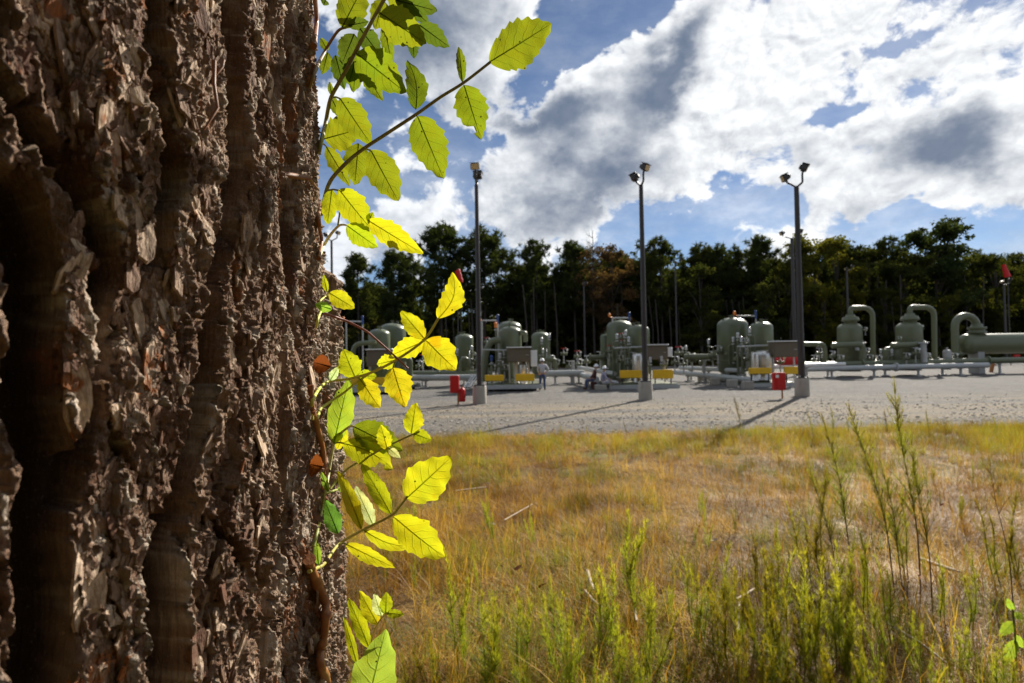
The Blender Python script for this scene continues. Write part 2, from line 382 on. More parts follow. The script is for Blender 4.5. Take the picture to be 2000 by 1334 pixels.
# ------------------------------------------------------------------ the big pine beside the camera
TR = 0.46
T_ANG = math.atan((1000 - 630) / FPX)
T_PT = Vector((-math.sin(T_ANG), math.cos(T_ANG))) * 0.60
TC = T_PT + Vector((-math.cos(T_ANG), -math.sin(T_ANG))) * TR
ALPHA_T = T_ANG
def px_to_trunk(px, py):
    """photo pixel -> (arc length from the right edge, height) on the trunk's cylinder"""
    r = ray(px, py); dx, dy = r.x, r.y
    a = dx * dx + dy * dy; b = -(dx * TC.x + dy * TC.y); cc_ = TC.length_squared - TR * TR
    disc = b * b - a * cc_
    t = (-b - math.sqrt(max(0, disc))) / a
    P = CAM + r * t
    al = math.atan2(P.y - TC.y, P.x - TC.x)
    return TR * (ALPHA_T - al), P.z
FURROWS = [  # photo polyline, half width (m), depth (m)
    ([(318, -160), (317, 25), (300, 100), (307, 200), (330, 257), (345, 345), (327, 420), (322, 500)], .008, .020),
    ([(455, -160), (460, 0), (462, 60), (456, 130), (466, 230), (462, 330), (452, 400), (432, 480), (415, 560), (405, 640), (393, 760), (377, 860), (365, 930), (352, 1000), (335, 1090), (330, 1200), (335, 1334), (335, 1500)], .011, .030),
    ([(350, 1000), (320, 1090), (310, 1200), (300, 1334), (296, 1500)], .016, .024),
    ([(562, -160), (566, 0), (560, 100), (572, 200), (575, 300), (570, 400), (568, 500), (562, 600), (548, 690), (545, 800), (540, 900), (545, 1000), (530, 1100), (520, 1200), (512, 1334), (505, 1500)], .010, .032),
    ([(600, 480), (604, 560), (609, 640), (612, 760), (614, 860), (610, 960), (614, 1060), (618, 1150), (622, 1334), (624, 1500)], .008, .022),
    ([(0, 380), (30, 420), (55, 500), (70, 600), (66, 700), (80, 800), (108, 900), (95, 1000), (85, 1060), (95, 1200), (80, 1334), (75, 1500)], .014, .026),
    ([(-60, 60), (20, 180), (90, 280), (150, 360), (205, 420), (225, 520), (205, 600), (215, 680), (190, 800), (165, 900), (150, 980)], .007, .014),
    ([(240, 870), (280, 960), (310, 1010)], .004, .010),
    ([(505, 380), (503, 500), (498, 620), (480, 700), (440, 830)], .004, .010), ([(408, 1010), (440, 1060), (470, 1150), (460, 1250)], .004, .008)]
H_OFF = 0.0
def trunk_height(s, z):
    ws = s + .006 * fbm(s / .03, z / .05, 21, 3) + .0025 * fbm(s / .007, z / .011, 22, 3)
    wz = z + .012 * fbm(s / .035, z / .06, 23, 3) + .004 * fbm(s / .008, z / .012, 24, 2)
    h = .007 * fbm(s / .09, z / .30, 30, 3)
    f1, f2, idd = worley(ws / .042 + .9, wz / .50, 41)
    e = f2 - f1
    h = h - .010 * (1 - sstep(.012, .10, e)) + (idd - .5) * .010
    jag = fbm(s / .0055, z / .015, 55, 3, .62)
    def shingle(q, soft):
        f = q - np.floor(q); return np.where(f < 1 - soft, f / (1 - soft), (1 - f) / soft)
    # layered flakes: each rises gently and breaks off at a ragged edge
    q = fbm(ws / .046, wz / .12, 51, 4, .55) * 5.5 - ws / .030 + idd * 5 + .30 * jag
    fq = np.floor(q); h = h + .0052 * shingle(q, .10) * (.35 + .9 * sstep(-.3, .4, fbm(s / .05, z / .12, 52, 2)))
    q2 = fbm(ws / .016, wz / .056, 61, 4, .58) * 4.5 - ws / .022 + fq * .37 + .28 * jag
    f2q = np.floor(q2); h = h + .0026 * shingle(q2, .16)
    q3 = fbm(s / .0068, z / .024, 66, 3, .6) * 3.2 + f2q * .4; h = h + .0011 * shingle(q3, .25)
    # shredded, torn relief drawn out along the grain
    r1 = 0; am = 1.0
    for o_ in range(4):
        r1 = r1 + am * (1 - np.abs(perlin(ws / (.0145 / 2 ** o_) + 3 * o_, wz / (.046 / 2 ** o_), 71 + o_))) ** 2; am *= .55
    patch = sstep(-.25, .3, fbm(s / .06, z / .10, 75, 2))
    h = h + (r1 - 1.2) * (.0018 + .0042 * patch)
    h = h + .0012 * jag + .0007 * fbm(s / .0022, z / .005, 83, 2)
    h = h + (.0010 + .0016 * (1 - sstep(.06, .16, s))) * fbm(s / .0042, z / .06, 87, 4, .62)
    pits, _, pid = worley(ws / .017, wz / .024, 91)
    h = h - .007 * (pid > .84) * (1 - sstep(.08, .14, pits))
    # the big furrows
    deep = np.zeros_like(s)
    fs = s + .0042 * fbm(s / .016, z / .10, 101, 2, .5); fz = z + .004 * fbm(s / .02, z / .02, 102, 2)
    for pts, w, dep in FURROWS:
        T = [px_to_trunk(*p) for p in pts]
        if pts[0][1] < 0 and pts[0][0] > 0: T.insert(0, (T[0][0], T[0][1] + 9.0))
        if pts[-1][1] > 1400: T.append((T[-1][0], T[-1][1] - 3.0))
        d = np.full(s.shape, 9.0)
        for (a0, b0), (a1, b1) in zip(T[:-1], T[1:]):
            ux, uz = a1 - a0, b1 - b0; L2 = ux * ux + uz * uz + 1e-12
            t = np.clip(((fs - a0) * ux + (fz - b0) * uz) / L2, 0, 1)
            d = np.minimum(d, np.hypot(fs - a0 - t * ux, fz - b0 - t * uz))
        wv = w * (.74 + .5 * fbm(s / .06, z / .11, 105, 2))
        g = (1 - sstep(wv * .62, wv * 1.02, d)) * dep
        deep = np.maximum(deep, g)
    fib = fbm(s / .0030, z / .055, 111, 4, .62)
    h = h * (1 - .90 * sstep(.0005, .009, deep)) - deep * 1.3 + fib * .0035 * sstep(.012, .024, deep)
    # the outer ridge on the far right edge, proud below mid height
    rz_ = CAM.z + .10
    ridge = np.exp(-((s + .028) / .020) ** 2) * .020 * sstep(.0, .02, rz_ - z + .006 * perlin(z / .02, z * 0, 120))
    h = h - H_OFF + ridge - .006 * sstep(0, .05, z - rz_) * np.exp(-((s + .01) / .03) ** 2)
    return h, fq, f2q, idd, deep, r1
def _dens(spans):
    o = []
    for a, b, st in spans:
        n = max(1, int(round((b - a) / st))); o.append(np.linspace(a, b, n, endpoint=False))
    return np.concatenate(o)
z0 = CAM.z
zs = np.concatenate([_dens([(.25, z0 - .75, .012), (z0 - .75, z0 - .40, .003), (z0 - .40, z0 + .43, .00080), (z0 + .43, z0 + .9, .003), (z0 + .9, 3.6, .02), (3.6, 12.0, .12)]), [12.0]])
circ = 2 * math.pi * TR
ss_ = _dens([(-.09, -.045, .0012), (-.045, .20, .00078), (.20, .36, .0012), (.36, .6, .003), (.6, circ - .09, .012)])
_s, _z = np.meshgrid(np.linspace(-.06, .03, 90), np.linspace(z0 - .05, z0 + .38, 300))
H_OFF = float(np.percentile(trunk_height(_s, _z)[0], 72)) + .001
S, Z = np.meshgrid(ss_, zs)
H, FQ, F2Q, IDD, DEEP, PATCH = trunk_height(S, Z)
blend = sstep(circ - .14, circ - .09, S); H = H * (1 - blend)
AL = ALPHA_T - S / TR
flare = .10 * np.exp(-(Z - .25) / .30)
RAD = (TR + flare) * (1 - .012 * np.maximum(0, Z - z0)) + H
lean = .004 * (Z - z0)
trunk_me = grid_mesh('trunk', TC.x + RAD * np.cos(AL) - lean, TC.y + RAD * np.sin(AL), Z, wrap=True)
trunk_me.flip_normals()
# pigment: weathered grey, brown layers, fresh rust where a flake has come away, shade painted into the furrows
n1 = fbm(S / .05, Z / .09, 201, 4); n2 = fbm(S / .010, Z / .03, 202, 4); n3 = fbm(S / .024, Z / .11, 203, 4)
lev = _h(FQ, FQ * 0 + 3, 7); lev2 = _h(F2Q, FQ, 8)
grey = np.array([.44, .295, .195]); brn = np.array([.15, .066, .034]); rust = np.array([.36, .12, .030]); pale = np.array([.72, .60, .47])
g = np.clip(.50 + .8 * n1 + .6 * (lev - .5) + .4 * n2, 0, 1)[..., None]
colr = brn * (1 - g) + grey * g
pl = (sstep(.05, .40, n2 + .6 * (lev2 - .5) + .25 * (PATCH - 1.2)) * .85)[..., None]; colr = colr * (1 - pl) + pale * pl
rs = (sstep(.34, .44, n3 + .5 * (lev2 - .5)) * .85)[..., None]; colr = colr * (1 - rs) + rust * rs
inner_shade = (sstep(.005, .014, DEEP) * .9)[..., None]; colr = colr * (1 - inner_shade) + np.array([.065, .034, .022]) * inner_shade  # brown inner bark, taken darker with depth to paint shade into the furrow floors
ca = trunk_me.color_attributes.new('pigment_shade', 'FLOAT_COLOR', 'POINT')
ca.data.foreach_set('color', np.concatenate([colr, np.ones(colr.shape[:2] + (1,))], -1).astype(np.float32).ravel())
bk, k, out = mat('pine_bark')
at_ = k.node('ShaderNodeAttribute', attribute_name='pigment_shade').outputs['Color']
p = k.node('ShaderNodeNewGeometry').outputs['Position']
pv = k.v('MULTIPLY', p, (1, 1, .45))
c = k.mix(k.ss(k.noise(pv, 300, 4, .7), .3, .7, 0, .65), at_, k.mix(.5, at_, (.08, .05, .035)))
c = k.mix(k.ss(k.noise(p, 620, 3, .7), .58, .72, 0, .6), c, (.45, .40, .34))
hh = k.m('ADD', k.noise(pv, 190, 5, .7), k.m('MULTIPLY', k.noise(p, 640, 3, .7), .5))
grain = k.noise(k.v('MULTIPLY', p, (1, 1, .05)), 330, 5, .7)
c = k.mix(k.ss(grain, .50, .66, 0, .55), c, k.mix(.6, c, (.045, .024, .015)))
principled(k, out, c, .82, 0, k.bump(k.m('ADD', hh, k.m('MULTIPLY', grain, 1.6)), 1.0, .0035), .3)
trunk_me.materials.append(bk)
pine = empty('pine_tree', (TC.x, TC.y, .4), 'huge close pine trunk with deeply furrowed flaky brown bark filling the left side', 'tree')
tr_o = link_mesh('trunk', trunk_me, pine); tr_o.location = (-TC.x, -TC.y, -.4)

# (its crown is added with the forest)
# loose bark flakes that stand proud of the trunk
def trunk_point(s, z, lift=0.0):
    h = float(trunk_height(np.array([[s]]), np.array([[z]]))[0][0, 0]); a = ALPHA_T - s / TR
    n = Vector((math.cos(a), math.sin(a), 0)); r = (TR) * (1 - .012 * max(0, z - z0)) + h + lift
    return Vector((TC.x + n.x * r - .004 * (z - z0), TC.y + n.y * r, z)), n
fm, k, out = mat('loose_bark_flake')
p = k.node('ShaderNodeTexCoord').outputs['Object']; oi = k.node('ShaderNodeObjectInfo').outputs['Random']
n_ = k.noise(k.node('ShaderNodeNewGeometry').outputs['Position'], 55, 3, .6); f_ = k.m('ADD', k.m('MULTIPLY', oi, .55), k.m('MULTIPLY', n_, .5))
c = k.mix(k.ss(f_, .25, .75), (.12, .050, .026), (.62, .465, .33)); c = k.mix(k.ss(k.noise(k.node('ShaderNodeNewGeometry').outputs['Position'], 34, 3, .6), .60, .66), c, (.34, .12, .035))
c = k.mix(k.ss(k.noise(k.v('MULTIPLY', p, (1, 1, .35)), 420, 4, .7), .40, .68, 0, .6), c, (.10, .055, .035))
principled(k, out, c, .85, 0, k.bump(k.noise(k.v('MULTIPLY', p, (1, 1, .3)), 420, 4, .7), .9, .002), .3)
def flake_shape(r, L, Wd):
    """thin ragged scale of bark: y = outward is negative, z along the trunk"""
    n = r.randint(14, 19); ph = r.uniform(0, 6.28); th_ = r.uniform(.0004, .0010); top = []; bot = []
    for i in range(n):
        a = 2 * math.pi * (i + r.uniform(-.25, .25)) / n; q = (1 + .22 * math.sin(2 * a + ph) + r.uniform(-.36, .22))
        x = Wd * .5 * q * math.copysign(abs(math.cos(a)) ** .75, math.cos(a)); z = L * .5 * q * math.copysign(abs(math.sin(a)) ** .85, math.sin(a))
        up = -.16 * z - .5 * x * x / Wd
        top.append((x * .94, up - th_, z * .94)); bot.append((x, up + .0006, z))
    c = (0, -th_ * 1.15, 0); m_ = [((t[0] + 0) * .52, (t[1] - th_) * .5 - r.uniform(0, .0005), t[2] * .52) for t in top]
    vs = top + bot + m_ + [c]; fs = []
    for i in range(n):
        j = (i + 1) % n; fs += [(i, j, n + j, n + i), (2 * n + i, 2 * n + j, j, i), (3 * n, 2 * n + j, 2 * n + i)]
    return vs, fs
def flake_mesh(seed, L, Wd):
    vs, fs = flake_shape(random.Random(seed), L, Wd); me = bpy.data.meshes.new('bark_flake'); me.from_pydata(vs, [], fs); me.materials.append(fm); me.update(); return me
fl_me = [flake_mesh(i, .010 + .0011 * i, .0045 + .0008 * ((i * 7) % 9)) for i in range(16)]
def flake_spots(n, seed):
    r = random.Random(seed); S_, Z_ = [], []
    while len(S_) < n:
        a, b = px_to_trunk(r.uniform(20, 628), r.uniform(-60, 1390)); S_.append(a); Z_.append(b)
    S_, Z_ = np.array(S_), np.array(Z_); hs = []
    for ds in (-.004, 0, .004):
        for dz in (-.006, 0, .006):
            h_, _, _, _, dp, _ = trunk_height(S_ + ds, Z_ + dz); hs.append(h_); dp0 = dp if ds == -.004 and dz == -.006 else np.maximum(dp0, dp)
    return S_, Z_, np.percentile(np.stack(hs), 62, axis=0), dp0
def flake_matrix(s_, z_, h_, r, big):
    a = ALPHA_T - s_ / TR; n_ = Vector((math.cos(a), math.sin(a), 0)); rr = TR * (1 - .012 * max(0, z_ - z0)) + h_ - .0010
    P_ = Vector((TC.x + n_.x * rr - .004 * (z_ - z0), TC.y + n_.y * rr, z_)); up = Vector((0, 0, -1 if r.random() < .6 else 1)); y = -n_; x = y.cross(up)
    R3 = Matrix((x, y, up)).transposed() @ Matrix.Rotation(r.uniform(-.35, .35), 3, 'Y') @ Matrix.Rotation(r.uniform(-.03, .08), 3, 'X') @ Matrix.Rotation(r.uniform(-.12, .12), 3, 'Z')
    k_ = r.uniform(.75, 1.25); return Matrix.Translation(P_) @ R3.to_4x4() @ Matrix.Diagonal((k_, 1, k_ * r.uniform(.9, 1.35), 1))
to_pine = Matrix.Translation(-Vector(pine.location))
sp_ = flake_spots(720, 3); nfl = 0
for s_, z_, h_, dp in zip(*sp_):
    if dp > .004 or nfl >= 296: continue
    o = bpy.data.objects.new('bark_flake', fl_me[nfl % 16]); COL.objects.link(o); o.parent = pine; o.matrix_basis = to_pine @ flake_matrix(s_, z_, h_, rnd, True); nfl += 1
V_, F_ = [], []; r_s = random.Random(8)
for s_, z_, h_, dp in zip(*flake_spots(2600, 4)):
    if dp > .010: continue
    vs, fs = flake_shape(r_s, r_s.uniform(.004, .011), r_s.uniform(.0025, .006)); M4 = to_pine @ flake_matrix(s_, z_, h_, r_s, False); b0 = len(V_)
    V_ += [tuple(M4 @ Vector(q)) for q in vs]; F_ += [tuple(i + b0 for i in f) for f in fs]
me = bpy.data.meshes.new('bark_scales'); me.from_pydata(V_, [], F_); me.materials.append(fm); me.update(); put(link_mesh('bark_scales', me, pine), kind='stuff')
# dry bits caught in the bark
def needle(pts, r, label, mt, name='pine_needle', cat='needle'):
    P = []
    for (px, py, lift) in pts:
        s_, z_ = px_to_trunk(px, py); q, n_ = trunk_point(s_, z_, lift); P.append(q)
    return put(MB().tube(P, r, 6).build(name, mt, None, P[0]), label, cat)
M['dry'] = worn('dry_brown_needle', (.22, .085, .03), .6, scale=60, damt=.1)
needle([(408, 120, .006), (404, 165, .009), (394, 215, .009), (384, 255, .004)], [.0012, .0011, .0010, .0005], 'brown curved dead pine needle stuck upright on the upper bark plate', M['dry'])
needle([(418, 150, .004), (424, 132, .007), (434, 118, .004)], .0008, 'short orange needle stub beside the curved needle on the upper bark', M['dry'])
needle([(560, 338, .004), (585, 348, .012), (618, 372, .010)], [.0028, .0020, .0006], 'dry brown pointed bud scale lying across the right bark ridge', M['dry'], 'bud_scale', 'bud scale')

# ------------------------------------------------------------------ the vine
lf, k, out = mat('translucent_vine_leaf')
uv = k.node('ShaderNodeUVMap', uv_map='UVMap').outputs[0]; sp = k.node('ShaderNodeSeparateXYZ'); k.l.new(uv, sp.inputs[0])
oi = k.node('ShaderNodeObjectInfo'); oc = oi.outputs['Color']; rd = oi.outputs['Random']
u_, v_ = sp.outputs[0], sp.outputs[1]
au = k.m('ABSOLUTE', k.m('SUBTRACT', k.m('MULTIPLY', u_, 2), 1))
pos = k.node('ShaderNodeTexCoord').outputs['Object']
wob = k.m('MULTIPLY', k.m('SUBTRACT', k.noise(pos, 90, 2), .5), .035)
ph = k.m('FRACT', k.m('MULTIPLY', k.m('ADD', k.m('SUBTRACT', v_, k.m('MULTIPLY', k.m('POWER', au, 1.25), .26)), wob), 6.5))
dv = k.m('ABSOLUTE', k.m('SUBTRACT', ph, .5))
side = k.m('MULTIPLY', k.ss(dv, .03, .10, 1, 0), k.ss(au, .0, .95, 1, .25))
mid = k.ss(au, .018, .06, 1, 0)
net = k.ss(k.vor(pos, 420, 'DISTANCE_TO_EDGE'), .0, .12, .16, 0)
vein = k.m('MAXIMUM', k.m('MAXIMUM', k.m('MULTIPLY', side, .75), mid), net)
mott = k.noise(pos, 55, 5, .65)
col = k.mix(k.ss(mott, .30, .72, 0, .5), oc, k.mix(1.0, oc, (1.12, .82, .35), 'MULTIPLY'))
blot = k.ss(k.noise(k.v('ADD', pos, k.v('SCALE', (7, 3, 5), scale=rd)), 34, 3, .6), .64, .74, 0, .7)
col = k.mix(blot, col, k.mix(1.0, oc, (1.05, .60, .3), 'MULTIPLY'))
spot = k.m('MULTIPLY', k.ss(k.vor(k.v('ADD', pos, k.v('SCALE', (1, 2, 3), scale=rd)), 125, 'F1'), .07, .15, 1, 0), k.ss(k.noise(pos, 70, 2), .48, .56))
col_t = k.mix(k.m('MULTIPLY', vein, .60), col, k.mix(1.0, col, (.60, .66, .6), 'MULTIPLY'))
col_t = k.mix(spot, col_t, (.02, .012, .004))
edge = k.ss(au, .90, 1.0, 0, .35); col_t = k.mix(edge, col_t, k.mix(1.0, oc, (1.1, 1.05, 1.2), 'MULTIPLY'))
refl = k.mix(1.0, col_t, (.36, .50, .62), 'MULTIPLY')
nb = k.bump(k.m('ADD', k.m('MULTIPLY', vein, -1), k.m('MULTIPLY', mott, .6)), .5, .0012)
b1 = k.node('ShaderNodeBsdfPrincipled'); k.put(b1.inputs['Base Color'], refl); b1.inputs['Roughness'].default_value = .42; k.put(b1.inputs['Normal'], nb); b1.inputs['Specular IOR Level'].default_value = .35
b2 = k.node('ShaderNodeBsdfTranslucent'); k.put(b2.inputs[0], col_t); k.put(b2.inputs['Normal'], nb)
ms = k.node('ShaderNodeMixShader'); ms.inputs[0].default_value = .72; k.l.new(b1.outputs[0], ms.inputs[1]); k.l.new(b2.outputs[0], ms.inputs[2]); k.l.new(ms.outputs[0], out.inputs[0])
stm, k, out = mat('vine_stem_skin')
oc = k.node('ShaderNodeObjectInfo').outputs['Color']; p = k.node('ShaderNodeTexCoord').outputs['Object']
c = k.mix(k.ss(k.noise(p, 70, 4, .6), .35, .7, 0, .6), oc, k.mix(1.0, oc, (.6, .45, .4), 'MULTIPLY'))
principled(k, out, c, .5, 0, k.bump(k.noise(p, 400, 3), .4, .001), .4)

D0 = .565
vine_org = at(640, 1000, D0)
vine = empty('trumpet_vine', vine_org, 'trumpet vine with backlit yellow green toothed leaves climbing the right edge of the trunk', 'vine')
G_ = (.30, .34, .07); RED = (.22, .075, .05); WOOD = (.26, .105, .036); PALE = (.62, .62, .30); BRN = (.10, .06, .035)
from mathutils.bvhtree import BVHTree
_i = np.unique(np.concatenate([np.arange(0, len(zs), 4), [len(zs) - 1]])); _j = np.where(ss_ < .45)[0][::3]
_X = (TC.x + RAD * np.cos(AL) - lean)[np.ix_(_i, _j)]; _Y = (TC.y + RAD * np.sin(AL))[np.ix_(_i, _j)]; _Z = Z[np.ix_(_i, _j)]
_n = np.arange(_X.size).reshape(_X.shape)
BARK = BVHTree.FromPolygons(np.stack([_X, _Y, _Z], -1).reshape(-1, 3).tolist(), np.stack([_n[:-1, :-1].ravel(), _n[:-1, 1:].ravel(), _n[1:, 1:].ravel(), _n[1:, :-1].ravel()], 1).tolist())
def on_bark(px, py, d, lift=.004):
    """keep a point of the vine just in front of the bark"""
    m_ = d
    for dx in (-5, 0, 5):
        r = ray(px + dx, py); hit = BARK.ray_cast(CAM, r.normalized(), 1.0)
        if hit[0] is not None: m_ = min(m_, (hit[0] - CAM).dot(C_F) - lift)
    return m_
def smooth_path(P, n=6):
    P = [Vector(p) for p in P]; o = []
    for i in range(len(P) - 1):
        a = P[max(0, i - 1)]; b = P[i]; c_ = P[i + 1]; d = P[min(len(P) - 1, i + 2)]
        for j in range(n):
            t = j / n; o.append(.5 * ((2 * b) + (c_ - a) * t + (2 * a - 5 * b + 4 * c_ - d) * t * t + (3 * b - a - 3 * c_ + d) * t ** 3))
    return o + [P[-1]]
def stem(name, pts, r0, r1, col, knots=False):
    P = [at(px, py, on_bark(px, py, d, .0055 if name == 'woody_stem' else .003)) for (px, py, d) in pts]; P = smooth_path(P); n = len(P)
    rr = [r0 + (r1 - r0) * i / (n - 1) for i in range(n)]
    if knots:
        rr = [r * (1 + (.35 if i % 11 in (0, 1) else rnd.uniform(-.06, .06))) for i, r in enumerate(rr)]
    o = MB().tube(P, rr, 9).build(name, stm, vine, vine_org); o.color = (*[min(1, c * 1.2) for c in col], 1); return o
Y1 = (.56, .57, .014); Y2 = (.42, .47, .012); Y3 = (.215, .265, .010); Y4 = (.165, .225, .010); DG = (.085, .135, .012); GG = (.32, .50, .05); PG = (.62, .76, .30); OB = (.15, .045, .010)
def leaf(parent, base, tip, w, col, d=D0, dz=0.0, yaw=0.0, fold=.16, droop=.10, teeth=4, seed=0, bite=0.0, bend=0.0):
    """one toothed leaflet. base/tip photo px, w its width in px, d its distance, dz how much farther the tip is"""
    r = random.Random(seed * 77 + 5)
    if parent is not None and seed < 150: d = min(on_bark(*base, d), on_bark(*tip, d), on_bark((base[0] + tip[0]) / 2, (base[1] + tip[1]) / 2, d, .006))
    B = at(*base, d); T = at(*tip, d + dz); ax = T - B; L = ax.length; ax.normalize()
    view = (CAM - (B + T) * .5).normalized()
    nrm = (view - ax * view.dot(ax)).normalized()
    nrm = (Matrix.Rotation(yaw + r.uniform(-.18, .18), 3, ax) @ nrm).normalized()
    sd = ax.cross(nrm).normalized(); hw = w * d / FPX * .5 / max(.45, math.cos(yaw))
    nr, nc = 56, 9; vs = []; uvs = []
    n_t = teeth + r.choice((0, 0, 1)); ph = r.uniform(0, 1); ph2 = r.uniform(0, 1)
    wide = r.uniform(.40, .48)
    def prof(t):
        if t < wide: return math.sin(math.pi / 2 * (t / wide) ** .85) ** .82
        q = (t - wide) / (1 - wide); return max(0.0, (1 - q ** 1.55)) ** .88
    for j in range(nr):
        t = j / (nr - 1); base_w = prof(t)
        bnd = (ax * t * L) + sd * (bend * L * math.sin(math.pi * t * .9)) - nrm * (droop * L * t * t)
        for i in range(nc):
            u = i / (nc - 1) * 2 - 1
            pw = base_w
            sides = ph if u < 0 else ph2
            if .20 < t < .99:
                q = (t * n_t * 1.25 + sides) % 1.0; saw = (q / .78) if q < .78 else (1 - (q - .78) / .22)
                pw = base_w * (1 - .12) + .21 * (saw ** 1.15) * sstep_f(.20, .34, t) * (1 - t) ** .22 * (.8 + .3 * math.sin(7 * t + sides * 9))
                if t > .93: pw *= 1
            if bite and u > 0 and abs(t - bite) < .06: pw *= .35
            x = u * pw * hw
            wave = .05 * hw * math.sin(9 * t + 3 * u + ph * 6) * abs(u) + .035 * hw * math.sin(23 * t + ph2 * 6) * u * u
            zz = fold * hw * (abs(u) ** 1.3) * pw + wave - .02 * hw * math.cos(14 * math.pi * (t - .26 * abs(u))) * (1 - abs(u))
            vs.append(B + bnd + sd * x + nrm * zz - vine_org); uvs.append((u * .5 + .5, t))
    fs = []
    for j in range(nr - 1):
        for i in range(nc - 1): fs.append((j * nc + i, j * nc + i + 1, (j + 1) * nc + i + 1, (j + 1) * nc + i))
    b0 = len(vs); mids = list(range(0, nr - 2, 4))                  # raised midrib, part of the same blade
    for q, j in enumerate(mids):
        rr = .00055 * (1 - q / len(mids)) + .0001; c0 = vs[j * nc + nc // 2]
        for (e, g) in ((-1, 0), (0, 1), (1, 0)): vs.append(c0 + sd * (e * rr) + nrm * (g * rr * 1.1 + .00012)); uvs.append((.5 + e * .012, j / (nr - 1)))
        if q:
            p0 = b0 + (q - 1) * 3; fs += [(p0, p0 + 1, p0 + 4, p0 + 3), (p0 + 1, p0 + 2, p0 + 5, p0 + 4)]
    me = bpy.data.meshes.new('leaflet'); me.from_pydata([tuple(v) for v in vs], [], fs); me.materials.append(lf)
    ul = me.uv_layers.new(name='UVMap')
    li = np.empty(len(me.loops), np.int32); me.loops.foreach_get('vertex_index', li)
    ul.data.foreach_set('uv', np.array(uvs, np.float32)[li].ravel())
    me.polygons.foreach_set('use_smooth', [True] * len(fs)); me.update()
    o = link_mesh('leaflet', me, parent)
    k_ = r.uniform(.90, 1.08); o.color = (min(1, col[0] * k_), min(1, col[1] * r.uniform(.94, 1.05)), col[2], 1)
    return o
def sstep_f(a, b, x):
    t = min(1, max(0, (x - a) / (b - a))); return t * t * (3 - 2 * t)

# (stem name, points, radii, colour, knots) then its leaflets
s1 = stem('shoot', [(627, 420, .59), (640, 365, .575), (660, 335, .565), (700, 298, .56), (760, 258, .555), (815, 222, .55), (860, 190, .548), (905, 162, .546), (958, 121, .545)], .0021, .0013, (.20, .20, .06))
s2 = stem('shoot', [(622, 300, .60), (627, 278, .59), (636, 240, .575), (645, 195, .565), (660, 165, .56), (680, 130, .555), (700, 90, .553), (730, 35, .55), (756, -12, .548), (790, -80, .545)], .0020, .0018, (.22, .22, .06))
s3 = stem('shoot', [(604, 170, .60), (615, 140, .59), (632, 105, .58), (659, 62, .575), (678, 53, .573), (697, 48, .571)], .0019, .0010, (.22, .15, .07))
s4 = stem('petiole', [(622, 505, .595), (631, 483, .588), (643, 462, .58), (659, 443, .575), (668, 439, .572), (677, 440, .570)], .0018, .0009, PALE)
s5 = stem('petiole', [(618, 640, .598), (622, 620, .594), (630, 600, .59), (625, 589, .588), (634, 580, .583), (643, 572, .58)], .0011, .0008, (.55, .58, .12))
s6 = stem('shoot', [(610, 820, .595), (609, 800, .592), (613, 776, .585), (637, 747, .57), (681, 740, .56), (724, 728, .555), (772, 704, .552), (827, 665, .55), (856, 622, .548)], .0015, .0012, (.50, .50, .08))
s7 = stem('shoot', [(618, 825, .595), (622, 810, .59), (630, 795, .585), (669, 769, .57), (690, 752, .562), (712, 736, .557), (745, 716, .553)], .0015, .0009, (.42, .44, .08))
s6b = stem('petiole', [(630, 611, .58), (676, 627, .572), (712, 645, .566), (729, 658, .56), (765, 690, .55), (797, 720, .546)], .0014, .0009, RED)
s8 = stem('petiole', [(636, 960, .59), (640, 935, .585), (652, 869, .575), (664, 848, .57), (683, 833, .565), (692, 833, .562)], .0017, .0010, PALE)
s9 = stem('shoot', [(645, 955, .585), (660, 935, .578), (681, 914, .57), (714, 895, .562), (748, 876, .558), (785, 858, .554), (820, 842, .552)], .0012, .0008, (.30, .32, .06))
s10 = stem('shoot', [(604, 1116, .595), (618, 1110, .59), (634, 1100, .585), (662, 1063, .572), (705, 1037, .562), (762, 1008, .555), (780, 990, .552), (797, 968, .55)], .0017, .0011, (.36, .34, .07))
s11 = stem('shoot', [(612, 1066, .60), (620, 1040, .595), (628, 1000, .59), (634, 965, .588), (640, 962, .585), (660, 956, .578)], .0015, .0010, (.30, .34, .08))
s12 = stem('shoot', [(700, 1400, .58), (715, 1310, .572), (723, 1267, .568), (730, 1234, .565), (743, 1210, .562), (756, 1196, .56)], .0011, .0007, (.68, .58, .12))
def wood_path(pts): return [(px, py, d) for px, py, d in pts]
w1 = stem('woody_stem', wood_path([(607, 752, .605), (609, 794, .600), (618, 828, .596), (630, 876, .592), (635, 930, .592), (634, 952, .60)]), .0020, .0027, WOOD, True)
w2 = stem('woody_stem', wood_path([(604, 1092, .600), (606, 1108, .596), (620, 1141, .590), (636, 1177, .588), (636, 1210, .588), (633, 1238, .588), (626, 1271, .590), (628, 1304, .588), (642, 1340, .585), (655, 1420, .585), (650, 1600, .60)]), .0038, .0030, WOOD, True)
w3 = stem('woody_stem', wood_path([(612, 90, .607), (618, 40, .607), (612, -40, .612)]), .0024, .0024, WOOD, True)
w4 = stem('woody_stem', wood_path([(622, 505, .600), (628, 470, .603), (622, 430, .606), (626, 400, .604)]), .0018, .0016, WOOD, True)
for i in range(26):      # aerial rootlets on the woody stem
    px, py = rnd.choice([(636, 1178), (633, 1248), (612, 800), (632, 935), (627, 1270)])
    a = at(px + rnd.uniform(-5, 5), py + rnd.uniform(-10, 10), on_bark(px, py, .575, .006))
    b_ = a + Vector((rnd.uniform(-.006, .007), rnd.uniform(-.004, .004), rnd.uniform(-.008, .006)))
    o = MB().tube([a, (a + b_) / 2 + Vector((rnd.uniform(-.002, .002), -.002, .001)), b_], [.0006, .0005, .0002], 5).build('rootlet', stm, w2, vine_org); o.color = (.34, .13, .03, 1)
